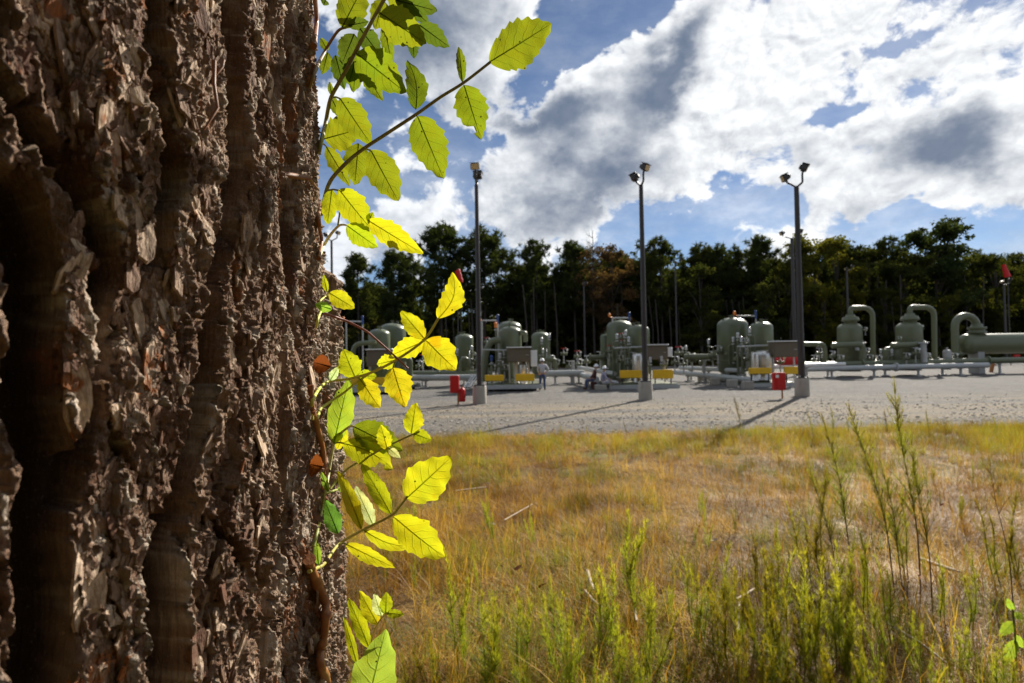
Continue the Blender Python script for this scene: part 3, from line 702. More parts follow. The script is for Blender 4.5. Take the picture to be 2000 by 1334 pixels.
LEAVES = [
 (s1, (956, 121), (1081, 47), 88, Y3, dict(teeth=5, yaw=.15)), (s1, (903, 161), (897, 87), 20, Y4, dict(fold=.6, yaw=.3)), (s1, (906, 166), (940, 269), 66, Y3, dict(bite=.8, yaw=-.1)),
 (s1, (812, 214), (795, 112), 46, Y4, dict(yaw=.25, bend=.10)), (s1, (815, 226), (866, 348), 76, Y3, dict(dz=.01)), (s1, (724, 293), (777, 391), 68, Y3, dict(dz=.008)),
 (s1, (700, 280), (694, 360), 54, Y3, dict(d=.575)), (s1, (637, 286), (682, 362), 32, Y3, dict(d=.583, fold=.3)),
 (s2, (634, 271), (702, 252), 66, Y3, dict(d=.578)), (s2, (664, 192), (721, 278), 62, Y3, dict(d=.562)), (s2, (646, 189), (668, 232), 24, Y4, dict(d=.574)),
 (s2, (742, 25), (829, 84), 74, Y3, dict(teeth=5, d=.546)), (s2, (772, 0), (852, 20), 44, DG, dict(d=.560)), (s2, (818, 48), (876, 90), 40, DG, dict(d=.558)),
 (s2, (668, 54), (714, -36), 60, Y3, dict(d=.566)), (s2, (680, 50), (720, 42), 24, DG, dict(d=.562)), (s2, (748, 0), (734, 56), 42, Y3, dict(d=.564)), (s2, (696, 104), (790, 178), 78, Y3, dict(teeth=5, d=.550)),
 (s2, (712, 140), (746, 194), 34, Y4, dict(d=.558)), (s2, (692, 66), (668, 124), 44, DG, dict(d=.566)), (s2, (703, 56), (742, 106), 42, DG, dict(d=.562)), (s2, (655, 108), (672, 172), 32, DG, dict(d=.570)),
 (s2, (697, 106), (690, 178), 44, Y4, dict(d=.568)), (s2, (750, 50), (764, 118), 28, Y4, dict(d=.557)), (s2, (806, 78), (809, 113), 22, DG, dict(d=.562)), (s2, (694, 120), (682, 160), 40, DG, dict(d=.563)),
 (s2, (648, 186), (643, 158), 12, Y4, dict(d=.572)), (s3, (640, 102), (630, 144), 26, Y4, dict(d=.586)), (s3, (640, 100), (626, 72), 18, Y4, dict(d=.588)), (s3, (636, 0), (632, 10), 18, DG, dict(d=.588)), (s3, (694, 50), (676, 32), 20, DG, dict(d=.571)),
 (s2, (760, -20), (800, 30), 40, Y3, dict(d=.566)), (s2, (775, -10), (838, 46), 34, DG, dict(d=.568)),
 (s4, (648, 370), (640, 438), 34, Y2, dict(d=.576)), (s4, (662, 370), (724, 448), 60, Y2, dict(d=.565)), (s4, (677, 440), (736, 483), 46, Y2, dict(d=.568)), (s4, (718, 430), (823, 494), 48, Y1, dict(d=.562, dz=-.01)),
 (s4, (720, 434), (728, 414), 18, Y2, dict(d=.566)), (s4, (770, 462), (796, 487), 18, Y1, dict(d=.566)),
 (s5, (643, 572), (692, 601), 38, Y1, dict(d=.572)), (s5, (639, 571), (631, 536), 13, Y2, dict(d=.576)), (s5, (648, 604), (614, 594), 22, GG, dict(d=.578)),
 (s6, (856, 622), (878, 530), 48, Y1, dict(bend=.20, droop=.02)), (s6, (829, 662), (783, 606), 40, Y1, dict(d=.553)), (s6, (831, 664), (891, 722), 68, Y1, dict(d=.548, teeth=3)), (s6, (828, 667), (763, 694), 44, Y1, dict(d=.557)),
 (s6, (773, 703), (735, 712), 32, Y1, dict(d=.558)), (s6, (767, 718), (792, 796), 58, Y1, dict(d=.549)), (s6, (694, 738), (670, 682), 48, Y2, dict(d=.560)), (s7, (703, 740), (742, 797), 44, Y1, dict(d=.556)),
 (s6, (699, 734), (735, 735), 28, Y2, dict(d=.566)), (s6, (645, 743), (661, 716), 18, PG, dict(d=.566)),
 (s8, (652, 866), (681, 742), 52, (.42, .55, .04), dict(d=.568, fold=.25, teeth=3)), (s8, (690, 833), (786, 878), 62, Y3, dict(d=.565, teeth=5)), (s8, (698, 836), (742, 866), 30, Y1, dict(d=.571)),
 (s8, (670, 866), (764, 920), 60, Y2, dict(d=.560, bend=-.10, bite=.78)), (s9, (757, 879), (743, 830), 30, Y1, dict(d=.552)), (s8, (676, 836), (657, 880), 26, Y1, dict(d=.573)),
 (s9, (803, 847), (813, 787), 42, Y1, dict(d=.551)), (s9, (808, 847), (843, 860), 30, Y2, dict(d=.551)), (s9, (757, 874), (782, 895), 16, PG, dict(d=.549)),
 (s10, (793, 974), (880, 896), 88, Y1, dict(d=.549, teeth=4)), (s10, (763, 1004), (708, 903), 36, Y1, dict(d=.552, yaw=.3)), (s10, (706, 1034), (664, 918), 32, Y1, dict(d=.556, yaw=.3)), (s10, (730, 1028), (694, 950), 30, PG, dict(d=.566)),
 (s10, (768, 1009), (869, 1092), 70, Y1, dict(d=.547)), (s10, (711, 1036), (812, 1068), 28, Y1, dict(d=.556, bend=.10, yaw=.4)), (s10, (675, 1062), (771, 1112), 30, Y1, dict(d=.560, yaw=.25)),
 (s11, (660, 1042), (634, 975), 38, (.16, .34, .05), dict(d=.570)), (s10, (622, 1104), (618, 1058), 16, GG, dict(d=.586)), (s11, (660, 956), (684, 950), 18, GG, dict(d=.577)), (s11, (641, 960), (627, 922), 14, GG, dict(d=.578)),
 (s12, (721, 1266), (682, 1170), 30, Y1, dict(d=.566)), (s12, (738, 1220), (702, 1155), 32, Y1, dict(d=.566)), (s12, (745, 1203), (731, 1161), 26, PG, dict(d=.561)), (s12, (753, 1199), (755, 1158), 28, Y2, dict(d=.560)), (s12, (755, 1198), (789, 1200), 18, Y2, dict(d=.558)),
 (s12, (698, 1300), (672, 1206), 18, Y2, dict(d=.570)), (s12, (712, 1400), (752, 1236), 92, GG, dict(d=.530, fold=.35, teeth=3, yaw=.1)),
 (s6, (646, 716), (606, 706), 40, OB, dict(d=.566, fold=.7, droop=.5)), (s8, (631, 912), (600, 905), 46, OB, dict(d=.568, fold=.8, droop=.6)),
]
for i, (par, b_, t_, w_, c_, kw) in enumerate(LEAVES): leaf(par, b_, t_, w_, c_, seed=i, **kw)
# short stalks joining leaflets to their shoots
for par, a, b_, d in [(s1, (706, 292), (725, 294), .562), (s2, (648, 190), (665, 193), .566), (s4, (640, 372), (662, 372), .572), (s2, (628, 274), (637, 271), .586), (s2, (628, 280), (639, 288), .588), (s4, (668, 392), (660, 440), .571), (s6, (772, 706), (768, 719), .552), (s6, (697, 738), (703, 741), .558), (s8, (652, 866), (673, 866), .570), (s2, (696, 96), (702, 106), .553), (s2, (733, 26), (743, 26), .549), (s1, (812, 223), (815, 228), .551), (s10, (662, 1063), (677, 1063), .568)]:
    P0, P1 = at(*a, d), at(*b_, d); o = MB().tube([P0, (P0 + P1) / 2 + Vector((0, 0, .001)), P1], .0009, 6).build('petiolule', stm, par, vine_org); o.color = (.28, .30, .05, 1)
# ------------------------------------------------------------------ gas station equipment
def gz(px, py, z=0.0):
    r = ray(px, py); t = (z - CAM.z) / r.z
    return CAM + r * t, t
def arc(c, r, a0, a1, ux, uy, n=8):
    return [Vector(c) + Vector(ux) * (r * math.cos(a0 + (a1 - a0) * i / n)) + Vector(uy) * (r * math.sin(a0 + (a1 - a0) * i / n)) for i in range(n + 1)]
def bent(P, rad, n=7):
    """polyline with rounded elbows"""
    P = [Vector(p) for p in P]; o = [P[0]]
    for i in range(1, len(P) - 1):
        a, b, c = P[i - 1], P[i], P[i + 1]; r = min(rad, (a - b).length * .49, (c - b).length * .49)
        p0 = b + (a - b).normalized() * r; p1 = b + (c - b).normalized() * r
        for j in range(n + 1):
            t = j / n; o.append(p0 * (1 - t) ** 2 + b * 2 * t * (1 - t) + p1 * t * t)
    return o + [P[-1]]
def flange(mb, p, ax, r, th_=.05):
    ax = Vector(ax).normalized(); return mb.cyl(Vector(p) - ax * th_, Vector(p) + ax * th_, r, 16)
def dome_prof(r, h, k=.5, n=8):
    return [(r, 0), (r, h - r * k)] + [(max(.002, r * math.cos(math.pi / 2 * i / n)), h - r * k + r * k * math.sin(math.pi / 2 * i / n)) for i in range(1, n + 1)]

def vessel(px, w, yt, d, zb, label, group=None, mt='green', top=2, side=True, seed=0, foot=True, cat='vessel'):
    r = random.Random(seed); c = at(px, 700, d); rad = w * d / FPX / 2; zt = at(px, yt, d).z; h = zt - zb
    O = Vector((c.x, c.y, zb)); v = empty('pressure_vessel', O, label, cat, group)
    m = MB(); sk = .45
    m.lathe(O + Vector((0, 0, sk)), [(rad * .35, -.18), (rad * .8, -.12)] + dome_prof(rad, h - sk, .55, 9), 40); m.build('shell', M[mt], v, O)
    m = MB(); m.lathe(O, [(rad * .86, 0), (rad * .86, .04), (rad * .80, .05), (rad * .80, sk)], 32); m.build('skirt', M[mt], v, O)
    for zz in (sk + h * .18, sk + (h - sk) * .62): MB().lathe(O + Vector((0, 0, zz)), [(rad + .003, -.02), (rad + .010, 0), (rad + .003, .02)], 40).build('weld_seam', M[mt], v, O)
    for i in range(top):
        a = r.uniform(0, 6.28); q = rad * (.0 if i == 0 else .45); p = O + Vector((q * math.cos(a), q * math.sin(a), h - rad * .55 * (1 - math.sqrt(max(0, 1 - (q / rad) ** 2)))))
        m = MB(); m.cyl(p - Vector((0, 0, .05)), p + Vector((0, 0, .16)), .055, 12); flange(m, p + Vector((0, 0, .14)), (0, 0, 1), .10, .025); m.build('nozzle', M[mt], v, O)
    for a in (.4, 3.5):
        p = O + Vector((rad * .75 * math.cos(a), rad * .75 * math.sin(a), h - rad * .2)); m = MB(); m.box(p, (.03, .14, .16), a); m.build('lifting_lug', M[mt], v, O)
    if side:
        for a, zz in ((-1.2 + r.uniform(-.4, .4), sk + .5), (-.5 + r.uniform(-.3, .3), sk + h * .45), (-2.3, sk + h * .3)):
            n = Vector((math.cos(a), math.sin(a), 0)); p = O + n * rad + Vector((0, 0, zz)); m = MB()
            m.cyl(p - n * .05, p + n * .16, .06, 12); flange(m, p + n * .16, n, .11, .025); m.build('nozzle', M[mt], v, O)
        n = Vector((math.cos(-1.55), math.sin(-1.55), 0)); p = O + n * rad + Vector((0, 0, sk + h * .34)); m = MB(); m.box(p + n * .01, (.34, .02, .22)); m.build('nameplate', M['steel'], v, O)
        m = MB(); a = -1.0; n = Vector((math.cos(a), math.sin(a), 0)); p = O + n * (rad + .10)          # sight gauge pipe
        m.tube([O + n * rad + Vector((0, 0, sk + .4)), p + Vector((0, 0, sk + .4)), p + Vector((0, 0, h * .62)), O + n * rad + Vector((0, 0, h * .62))], .025, 8); m.build('level_gauge', M['steel'], v, O)
    return v
def pipe(label, P, r, mt='green2', supports=(), bend=.25, flanges=(), cat='pipe', name='pipe_run', group=None):
    P = [Vector(p) for p in P]; O = Vector((P[0].x, P[0].y, 0)); v = empty(name, O, label, cat, group)
    MB().tube(bent(P, bend), r, 14).build('pipe', M[mt], v, O)
    for t in supports:
        i = min(int(t * (len(P) - 1)), len(P) - 2); q = P[i].lerp(P[i + 1], t * (len(P) - 1) - i)
        m = MB(); m.box((q.x, q.y, (q.z - r) / 2), (.12, .12, q.z - r)); m.box((q.x, q.y, q.z - r - .02), (.3, .3, .04)); m.box((q.x, q.y, .05), (.4, .4, .1)); m.build('pipe_support', M['grey'], v, O)
    for t in flanges:
        i = min(int(t * (len(P) - 1)), len(P) - 2); q = P[i].lerp(P[i + 1], t * (len(P) - 1) - i)
        m = MB(); flange(m, q, P[i + 1] - P[i], r * 1.6, .05); m.build('flange', M[mt], v, O)
    return v
def cabinet(x0, y0, x1, y1, d, label, dep=.75, side=None):
    a = at(x0, y1, d); b = at(x1, y0, d); w, h = b.x - a.x, b.z - a.z; O = Vector(((a.x + b.x) / 2, a.y, a.z)); v = empty('control_cabinet', O, label, 'cabinet')
    MB().box(O + Vector((0, dep / 2, h / 2)), (w, dep, h), 0, .03).build('body', M['tan'], v, O)
    MB().box(O + Vector((0, dep / 2 - .06, h + .03)), (w + .10, dep + .2, .06), 0, .015).build('roof', M['white'], v, O)
    MB().box(O + Vector((0, -.012, h / 2)), (w * .9, .024, h * .88), 0, .008).build('door', M['tan'], v, O)
    MB().box(O + Vector((w * .36, -.035, h * .5)), (.16, .03, .03)).build('handle', M['steel'], v, O)
    for s_ in (-1, 1): MB().box(O + Vector((s_ * w * .42, dep / 2, -a.z / 2 + .17)), (.08, .08, a.z - .34)).build('leg', M['steel'], v, O)
    if side:
        q0, q1 = at(side[0], side[3], d), at(side[2], side[1], d)
        MB().box(((q0.x + q1.x) / 2, O.y + .2, (q0.z + q1.z) / 2), (q1.x - q0.x, .3, q1.z - q0.z), 0, .02).build('junction_box', M['white'], v, O)
    return v
def skid(x0, x1, yt, d, dep, label, yellows, h=.16, rails=()):
    a = at(x0, yt, d); b = at(x1, yt, d); w = b.x - a.x; O = Vector(((a.x + b.x) / 2, a.y, 0)); z = a.z; v = empty('equipment_skid', O, label, 'skid')
    MB().box(O + Vector((0, dep / 2, z - .03)), (w, dep, .06)).build('deck', M['green2'], v, O)
    for yy in (.05, dep - .05): MB().box(O + Vector((0, yy - .08 if yy < 1 else yy + .08, z - h)), (w + .3, .12, h * 1.5), 0, .01).build('beam', M['pipe'], v, O)
    for i in range(4):
        xx = -w / 2 + .3 + (w - .6) * i / 3
        MB().box(O + Vector((xx, dep / 2, z - h - .02)), (.14, dep - .36, h)).build('cross_beam', M['grey'], v, O)
        for yy in (.3, dep - .3): MB().box(O + Vector((xx, yy, (z - h * 1.5) / 2)), (.26, .26, z - h * 1.5)).build('foot', M['dark'], v, O)
    for (p0, q0, p1, q1) in yellows:
        A, B = at(p0, q1, d), at(p1, q0, d)
        MB().box(((A.x + B.x) / 2, O.y + .18, (A.z + B.z) / 2), (B.x - A.x, .22, B.z - A.z), 0, .03).build('drip_guard', M['yellow'], v, O)
        for xx in (A.x + .12, B.x - .12): MB().box((xx, O.y + .18, (z + A.z) / 2), (.06, .06, max(.05, A.z - z))).build('bracket', M['dark'], v, O)
    return v

def valve_proto(red):
    v = empty('valve', (0, 0, 0), 'x', 'valve'); m = MB()
    m.cyl((-.22, 0, 0), (.22, 0, 0), .09, 12); flange(m, (-.22, 0, 0), (1, 0, 0), .15, .03); flange(m, (.22, 0, 0), (1, 0, 0), .15, .03); m.ball((0, 0, 0), .14, 8); m.build('body', M['green2'], v)
    m = MB(); m.cyl((0, 0, .1), (0, 0, .42), .035, 8); flange(m, (0, 0, .2), (0, 0, 1), .10, .02); m.build('stem', M['steel'], v)
    m = MB(); m.tube([(.2 * math.cos(i * math.pi / 8), .2 * math.sin(i * math.pi / 8), .44) for i in range(17)], .028, 6, False); m.box((0, 0, .44), (.38, .03, .03)); m.box((0, 0, .44), (.03, .38, .03)); m.build('handwheel', M['red'] if red else M['steel'], v)
    m = MB(); m.cyl((.3, 0, .0), (.3, 0, .30), .02, 6); m.cyl((.3, -.04, .34), (.3, .04, .34), .085, 12); m.build('gauge', M['white'], v)
    m = MB(); m.cyl((0, 0, -.14), (0, 0, -.75), .05, 8); m.box((0, 0, -.75), (.22, .22, .03)); m.build('stand', M['grey'], v); return v
def zone(px):
    for lim, t in [(760, 'behind the vine'), (930, 'left of the first light pole'), (1090, 'right of the first light pole'), (1180, 'behind the seated workers'), (1262, 'left of the middle light pole'), (1340, 'right of the middle light pole'), (1420, 'left of the largest vessel'), (1560, 'left of the right light pole'), (1640, 'right of the right light pole'), (1720, 'near the first scrubber'), (1850, 'near the second scrubber')]:
        if px < lim: return t
    return 'near the hooped pipe at right'
V0, V1 = valve_proto(False), valve_proto(True); nval = [0, 0]
def valve(px, py, d, s=1.0, red=False):
    src = V1 if red else V0; i = int(red)
    o = src if nval[i] == 0 else copy_tree(src); nval[i] += 1
    o.location = at(px, py, d); o.scale = (s, s, s); o.rotation_euler = (0, 0, rnd.uniform(-.5, .5))
    put(o, ('red wheeled valve with round gauge ' if red else 'small flanged grey green valve with steel wheel ') + zone(px), 'valve', 'red wheeled valves' if red else 'steel wheeled valves'); return o
def riser(px, yt, yb, d, label, group, tag_c=None, arm=0):
    """slim instrument riser, some with a coloured actuator on top"""
    t = at(px, yt, d); b = at(px, yb, d); O = Vector((t.x, t.y, b.z)); v = empty('instrument_riser', O, label, 'riser', group)
    MB().cyl(O, (t.x, t.y, t.z), .045, 8).build('pipe', M['green2'], v, O)
    m = MB(); flange(m, (t.x, t.y, t.z - .12), (0, 0, 1), .10, .025); flange(m, (t.x, t.y, O.z + .1), (0, 0, 1), .10, .025); m.build('flange', M['steel'], v, O)
    m = MB(); m.cyl((t.x, t.y, t.z), (t.x, t.y, t.z + .2), .08, 10); m.ball((t.x, t.y, t.z + .24), .10, 8); m.build('actuator', M[tag_c or 'steel'], v, O)
    if arm: MB().tube(bent([(t.x, t.y, t.z - .2), (t.x + arm, t.y, t.z - .2), (t.x + arm, t.y, O.z)], .15), .04, 8).build('side_pipe', M['green2'], v, O)
    return v
def top_frame(px0, px1, py, d, zb, label, flag=True):
    """relief piping above a vessel with an orange tag one side and a blue valve on the other"""
    A, B = at(px0, py, d), at(px1, py, d); O = Vector((A.x, A.y, zb)); v = empty('relief_piping', O, label, 'pipe')
    MB().tube(bent([(A.x, A.y, zb), A, B, (B.x, B.y, zb)], .1), .045, 8).build('pipe', M['pipe'], v, O)
    if flag:
        m = MB(); m.ball(A + Vector((-.18, 0, .18)), .085, 8, 1.6); m.cyl(A, A + Vector((-.16, 0, .1)), .04, 8); m.build('orange_cap', M['orange'], v, O)
    m = MB(); m.cyl(B + Vector((0, 0, -.18)), B + Vector((0, 0, .26)), .065, 10); m.ball(B + Vector((0, 0, .29)), .08, 8); m.build('relief_valve', M['blue'], v, O); return v

# --- skid at the left, half hidden by the vine leaves
skid(662, 790, 757, 31.5, 4.5, 'process skid with tan cabinet behind the vine leaves, leftmost of the skids', [(678, 737, 752, 752)])
vessel(741, 42, 642, 34.5, .30, 'grey green vessel behind the vine stem, smaller of the leftmost pair', seed=1)
vessel(767, 52, 631, 36.5, .30, 'wide grey green vessel behind the vine leaves, larger of the leftmost pair', seed=2)
cabinet(716, 683, 765, 716, 32, 'tan control cabinet partly hidden by yellow vine leaves')
top_frame(676, 708, 628, 36, .4, 'slim pipe frame rising beside the leftmost vessels')
pipe('curved grey green pipe bending down left of the leftmost vessel', [at(735, 668, 33.5), at(690, 672, 33.5), at(690, 745, 33.5)], .14, bend=.5)
pipe('short pipe elbow beside the leftmost skid behind the vine', [at(776, 735, 32.5), at(776, 700, 32.5), at(800, 700, 33), at(800, 735, 33)], .18, bend=.25)
# --- lone vessel left of the first light pole
vessel(907, 36, 652, 40, .35, 'single domed grey green vessel left of the first light pole', seed=3, top=3)
pipe('pale bent pipe standing before the single vessel left of the first pole', [at(899, 728, 38.5), at(899, 703, 38.5), at(912, 698, 38.8), at(918, 720, 39)], .11)
pipe('green header pipe running left of the first light pole', [at(690, 731, 39), at(960, 730, 39)], .22, supports=(.2, .5, .8), flanges=(.35, .62))
pipe('pale grey pipe low along the ground left of the first light pole', [at(680, 739, 36.5), at(955, 737, 36.5)], .20, 'pipe', supports=(.25, .55, .85), flanges=(.45,))
for x in (925, 930, 936): pipe('thin bent silver tube sloping down to the gravel left of the first pole', [at(x, 732, 35), at(x - 8, 742, 34.2), at(x - 14, 752, 33.4), at(x - 18, 757, 33.0)], .05, 'steel', group='thin silver tubes beside the first pole', bend=.2)
# --- skid beside the first light pole
skid(949, 1054, 751, 32.0, 5.0, 'process skid beside the first light pole with two yellow guards', [(947, 732, 984, 745), (1007, 730, 1044, 745)])
vessel(997, 44, 637, 34.5, .33, 'grey green domed vessel above the tan cabinet beside the first pole', seed=5)
vessel(996, 47, 627, 37.5, .33, 'taller vessel directly behind the domed one beside the first pole', seed=6, side=False)
cabinet(991, 679, 1036, 708, 32.6, 'tan control cabinet in front of the vessels beside the first light pole', side=(1037, 684, 1049, 716))
top_frame(941, 972, 626, 34, .4, 'slim pipe frame between the first light pole and vessels')
pipe('thin horizontal pipe crossing from the first pole to the cabinet', [at(942, 683, 33), at(990, 684, 33)], .04, 'pipe')
pipe('fat grey green pipe arching left out of the vessel beside the first pole', [at(978, 664, 33.6), at(958, 666, 33.6), at(948, 690, 33.6), at(946, 745, 33.6)], .20, bend=.6)
pipe('small pipe cap elbow on the right side of the vessel beside the first pole', [at(1016, 650, 34.2), at(1026, 650, 34.2), at(1026, 668, 34.2)], .15, bend=.3)
vessel(1021, 18, 708, 33.2, .33, 'slim silver clad tube under the tan cabinet near the standing worker', mt='alu', top=0, side=False, seed=7, cat='tank')
vessel(1008, 10, 706, 33.4, .33, 'narrow pale standing pipe beside the silver tube under the cabinet', mt='white', top=1, side=False, seed=8, cat='tank')
riser(968, 640, 745, 33.6, 'thin instrument riser nearest the first light pole', None, 'orange'); riser(960, 705, 748, 32.8, 'short riser with blue head above the left yellow guard', None, 'blue')
# --- lone vessel right of the first pole
vessel(1056, 35, 648, 41, .35, 'single domed grey green vessel behind the standing worker', seed=9, top=3)
pipe('bent grey green pipe right of the standing worker', [at(1064, 702, 40), at(1083, 700, 40), at(1086, 726, 40)], .14)
pipe('pale grey pipe low on the gravel right of the standing worker', [at(1060, 730, 38), at(1140, 729, 38)], .22, 'pipe', supports=(.3, .7))
# --- middle skid
skid(1195, 1322, 751, 32.5, 5.0, 'process skid behind the middle light pole with yellow guards', [(1212, 723, 1254, 739), (1277, 722, 1316, 740)])
vessel(1211, 50, 625, 36.5, .35, 'broad grey green vessel left of the middle light pole', seed=10, top=4)
vessel(1248, 42, 634, 34.8, .35, 'domed grey green vessel behind the middle light pole', seed=11)
vessel(1184, 22, 652, 37.5, .35, 'slim vessel at the left of the middle vessel cluster', seed=12, top=1)
cabinet(1264, 674, 1304, 703, 33, 'tan control cabinet right of the middle light pole', side=(1305, 678, 1314, 697))
top_frame(1196, 1229, 621, 36, 4.0, 'pipe with orange cap across the top of the middle vessels')
vessel(1246, 22, 690, 33.2, .35, 'silver clad drum under the middle vessels', mt='alu', top=0, side=False, seed=13, cat='tank')
pipe('thin pipe crossing the front of the middle vessels', [at(1200, 680, 34), at(1262, 677, 34)], .05, 'pipe')
pipe('grey green pipe entering the left of the middle vessels', [at(1150, 699, 37), at(1183, 697, 37)], .17, flanges=(.1, .9))
pipe('pale pipe slanting towards the seated workers', [at(1118, 727, 41), at(1165, 741, 33.8)], .18, 'pipe', supports=(.3, .7)); pipe('second pale pipe slanting behind the seated workers', [at(1130, 718, 42), at(1200, 730, 35)], .15, 'pipe', supports=(.5,))
# --- right skid
skid(1468, 1566, 748, 32.5, 5.0, 'process skid left of the right light pole with yellow guards', [(1466, 718, 1508, 731), (1535, 716, 1563, 731)])
vessel(1432, 58, 620, 36.5, .35, 'largest grey green vessel left of the right light pole', seed=14, top=4)
vessel(1488, 44, 628, 35.0, .35, 'domed vessel between the largest vessel and the right light pole', seed=15, top=3)
cabinet(1512, 667, 1560, 698, 33, 'tan control cabinet beside the right light pole')
top_frame(1440, 1476, 617, 36, 3.9, 'pipe with orange cap across the top of the right vessels')
vessel(1490, 34, 684, 33.6, .35, 'shiny silver clad drum under the right vessels', mt='alu', top=0, side=False, seed=16, cat='tank')
vessel(1474, 14, 688, 33.0, .35, 'slim silver clad tube left of the shiny drum', mt='alu', top=0, side=False, seed=17, cat='tank')
pipe('thin pipe crossing the front of the right vessels', [at(1440, 677, 34.2), at(1510, 674, 34)], .05, 'pipe')
pipe('long grey green pipe entering the largest vessel from the left', [at(1336, 697, 38), at(1436, 697, 36.8)], .20, flanges=(.1, .55, .95), supports=(.4,))
pipe('pale pipe slanting down to the right skid, upper of two', [at(1328, 718, 41), at(1450, 724, 34.5)], .14, 'pipe', supports=(.2, .5, .8), flanges=(.98,))
pipe('wide pale pipe slanting down to the right skid, lower of two', [at(1318, 727, 41), at(1470, 742, 33.2)], .17, 'pipe', supports=(.2, .45, .7, .92))
for i, (x, y, d, w_) in enumerate([(1396, 752, 35.6, 'second from the left'), (1430, 756, 34.2, 'third from the left'), (1460, 760, 33.4, 'nearest the skid deck'), (1372, 747, 37, 'farthest from the skid')]):
    q, t = gz(x, y); put(MB().box((q.x, q.y, .22), (.5, .5, .44), 0, .03).build('support_block', M['conc'], None, (q.x, q.y, 0)), 'grey concrete support block under the slanting pipes, ' + w_, 'block', 'concrete blocks under the slanting pipes')
# --- scrubbers and pipe racks on the right
def scrubber(px, w, yt, d, xa, ya, r_px, label, yneck):
    v = vessel(px, w, yt, d, .35, label, mt='green2', top=0, seed=int(px)); O = v.location; k = d / FPX
    nk = w * k * .17; c = at(px, yt, d)
    m = MB(); m.lathe((c.x, c.y, c.z - .12), [(nk * 1.5, 0), (nk * 1.5, .22), (nk * 2.1, .23), (nk * 2.1, .36), (nk * 1.9, .37), (nk * 1.9, .50), (nk * 1.1, .60), (nk * 1.0, .75)], 20); m.build('neck', M['green2'], v, O)
    A = at(px, yt - 14, d); B = at(px + 5, ya, d); C = at(xa, ya, d); D_ = at(xa + 5, 706, d)
    B.x = A.x; D_.x = C.x
    MB().tube(bent([A, B, C, D_], .75), r_px * k, 16).build('overhead_pipe', M['green2'], v, O)
    m = MB(); flange(m, (D_.x, D_.y, D_.z + .3), (0, 0, 1), r_px * k * 1.7, .05); m.build('flange', M['green2'], v, O)
    E = [at(px - 36, 675, d - 1.4), at(px + 24, 672, d - 1.4), at(px + 24, 706, d - 1.4)]
    MB().tube(bent(E, .45), 5.5 * k, 14).build('front_pipe', M['green2'], v, O)
    return v
scrubber(1661, 44, 630, 44, 1704, 601, 4.6, 'domed scrubber with tall arched pipe, nearer the right light pole', 612)
scrubber(1777, 45, 628, 44, 1824, 600, 4.8, 'domed scrubber with tall arched pipe, right of its twin', 612)
pipe('square pipe elbow between the right light pole and first scrubber', [at(1566, 672, 43), at(1610, 672, 43), at(1613, 706, 43)], .17, 'green2', bend=.4)
k_ = 44 / FPX
A = at(1878, 706, 44); hv_O = Vector((at(1950, 690, 44).x, 44, 0))
hv = empty('horizontal_separator', hv_O, 'long horizontal grey green tank with hooped pipe at the right edge', 'tank')
c = at(1888, 672, 44); rad = 20 * k_; L_ = 9.0
MB().lathe((c.x, c.y + .6, c.z), [(.01, 0)] + [(rad * math.sin(math.pi / 2 * i / 8), rad * .55 * (1 - math.cos(math.pi / 2 * i / 8))) for i in range(1, 9)] + [(rad, L_ - rad * .55)] + [(max(.01, rad * math.cos(math.pi / 2 * i / 8)), L_ - rad * .55 + rad * .55 * math.sin(math.pi / 2 * i / 8)) for i in range(1, 9)], 36, 'X').build('shell', M['green2'], hv, hv_O)
nk = at(1921, 652, 44)
MB().lathe((nk.x, c.y + .6, nk.z - .25), [(.44, 0), (.44, .3), (.62, .31), (.62, .46), (.52, .47), (.52, .64), (.62, .65), (.62, .8), (.40, .82), (.36, 1.05)], 22).build('nozzle', M['green2'], hv, hv_O)
P_ = at(1921, 640, 44); Q_ = at(1878, 690, 44); top_z = at(1900, 618, 44).z; hr = (P_.x - Q_.x) / 2
MB().tube([(P_.x, c.y + .6, P_.z), (P_.x, c.y + .6, top_z - hr * .9)] + arc(((P_.x + Q_.x) / 2, c.y + .6, top_z - hr * .9), hr, 0, math.pi, (1, 0, 0), (0, 0, 1), 14) + [(Q_.x, c.y + .6, .6)], .27, 18).build('hooped_pipe', M['green2'], hv, hv_O)
for xx in (1.2, L_ - 1.6):
    MB().box((c.x + xx, c.y + .6, (c.z - rad) / 2 + .1), (.5, 1.0, c.z - rad + .3)).build('saddle', M['grey'], hv, hv_O)
MB().lathe((Q_.x, c.y + .6, .55), [(.40, 0), (.40, .9), (.55, .91), (.55, 1.1), (.3, 1.12)], 20).build('valve_body', M['green2'], hv, hv_O)
pipe('grey green header pipe along the front of the right pipe rack', [at(1560, 713, 42.5), at(2120, 700, 42.5)], .22, 'green2', supports=(.1, .3, .5, .7, .9), flanges=(.22, .44, .66, .88))
pipe('pale grey lower pipe along the front of the right pipe rack', [at(1570, 721, 41.5), at(1930, 713, 41.5)], .20, 'pipe', supports=(.15, .38, .62, .85), flanges=(.5,))
pipe('white pipe passing behind the right light pole base', [at(1500, 716, 40), at(1650, 711, 40)], .14, 'white', supports=(.5,))
q, t = gz(1938, 727); O = Vector((q.x, q.y, 0)); put(MB().box(O + Vector((0, 0, .42)), (.24, .16, .95), .2, .01, (Matrix.Rotation(.22, 3, 'Y'))).build('timber_prop', M['wood'], None, O), 'orange brown timber post leaning under the pipes at right', 'post')
put(MB().box(at(1986, 697, 43), (.42, .2, .36), 0, .03).build('red_box', M['red'], None, at(1986, 697, 43)), 'small red box under the horizontal tank at the right edge', 'box')
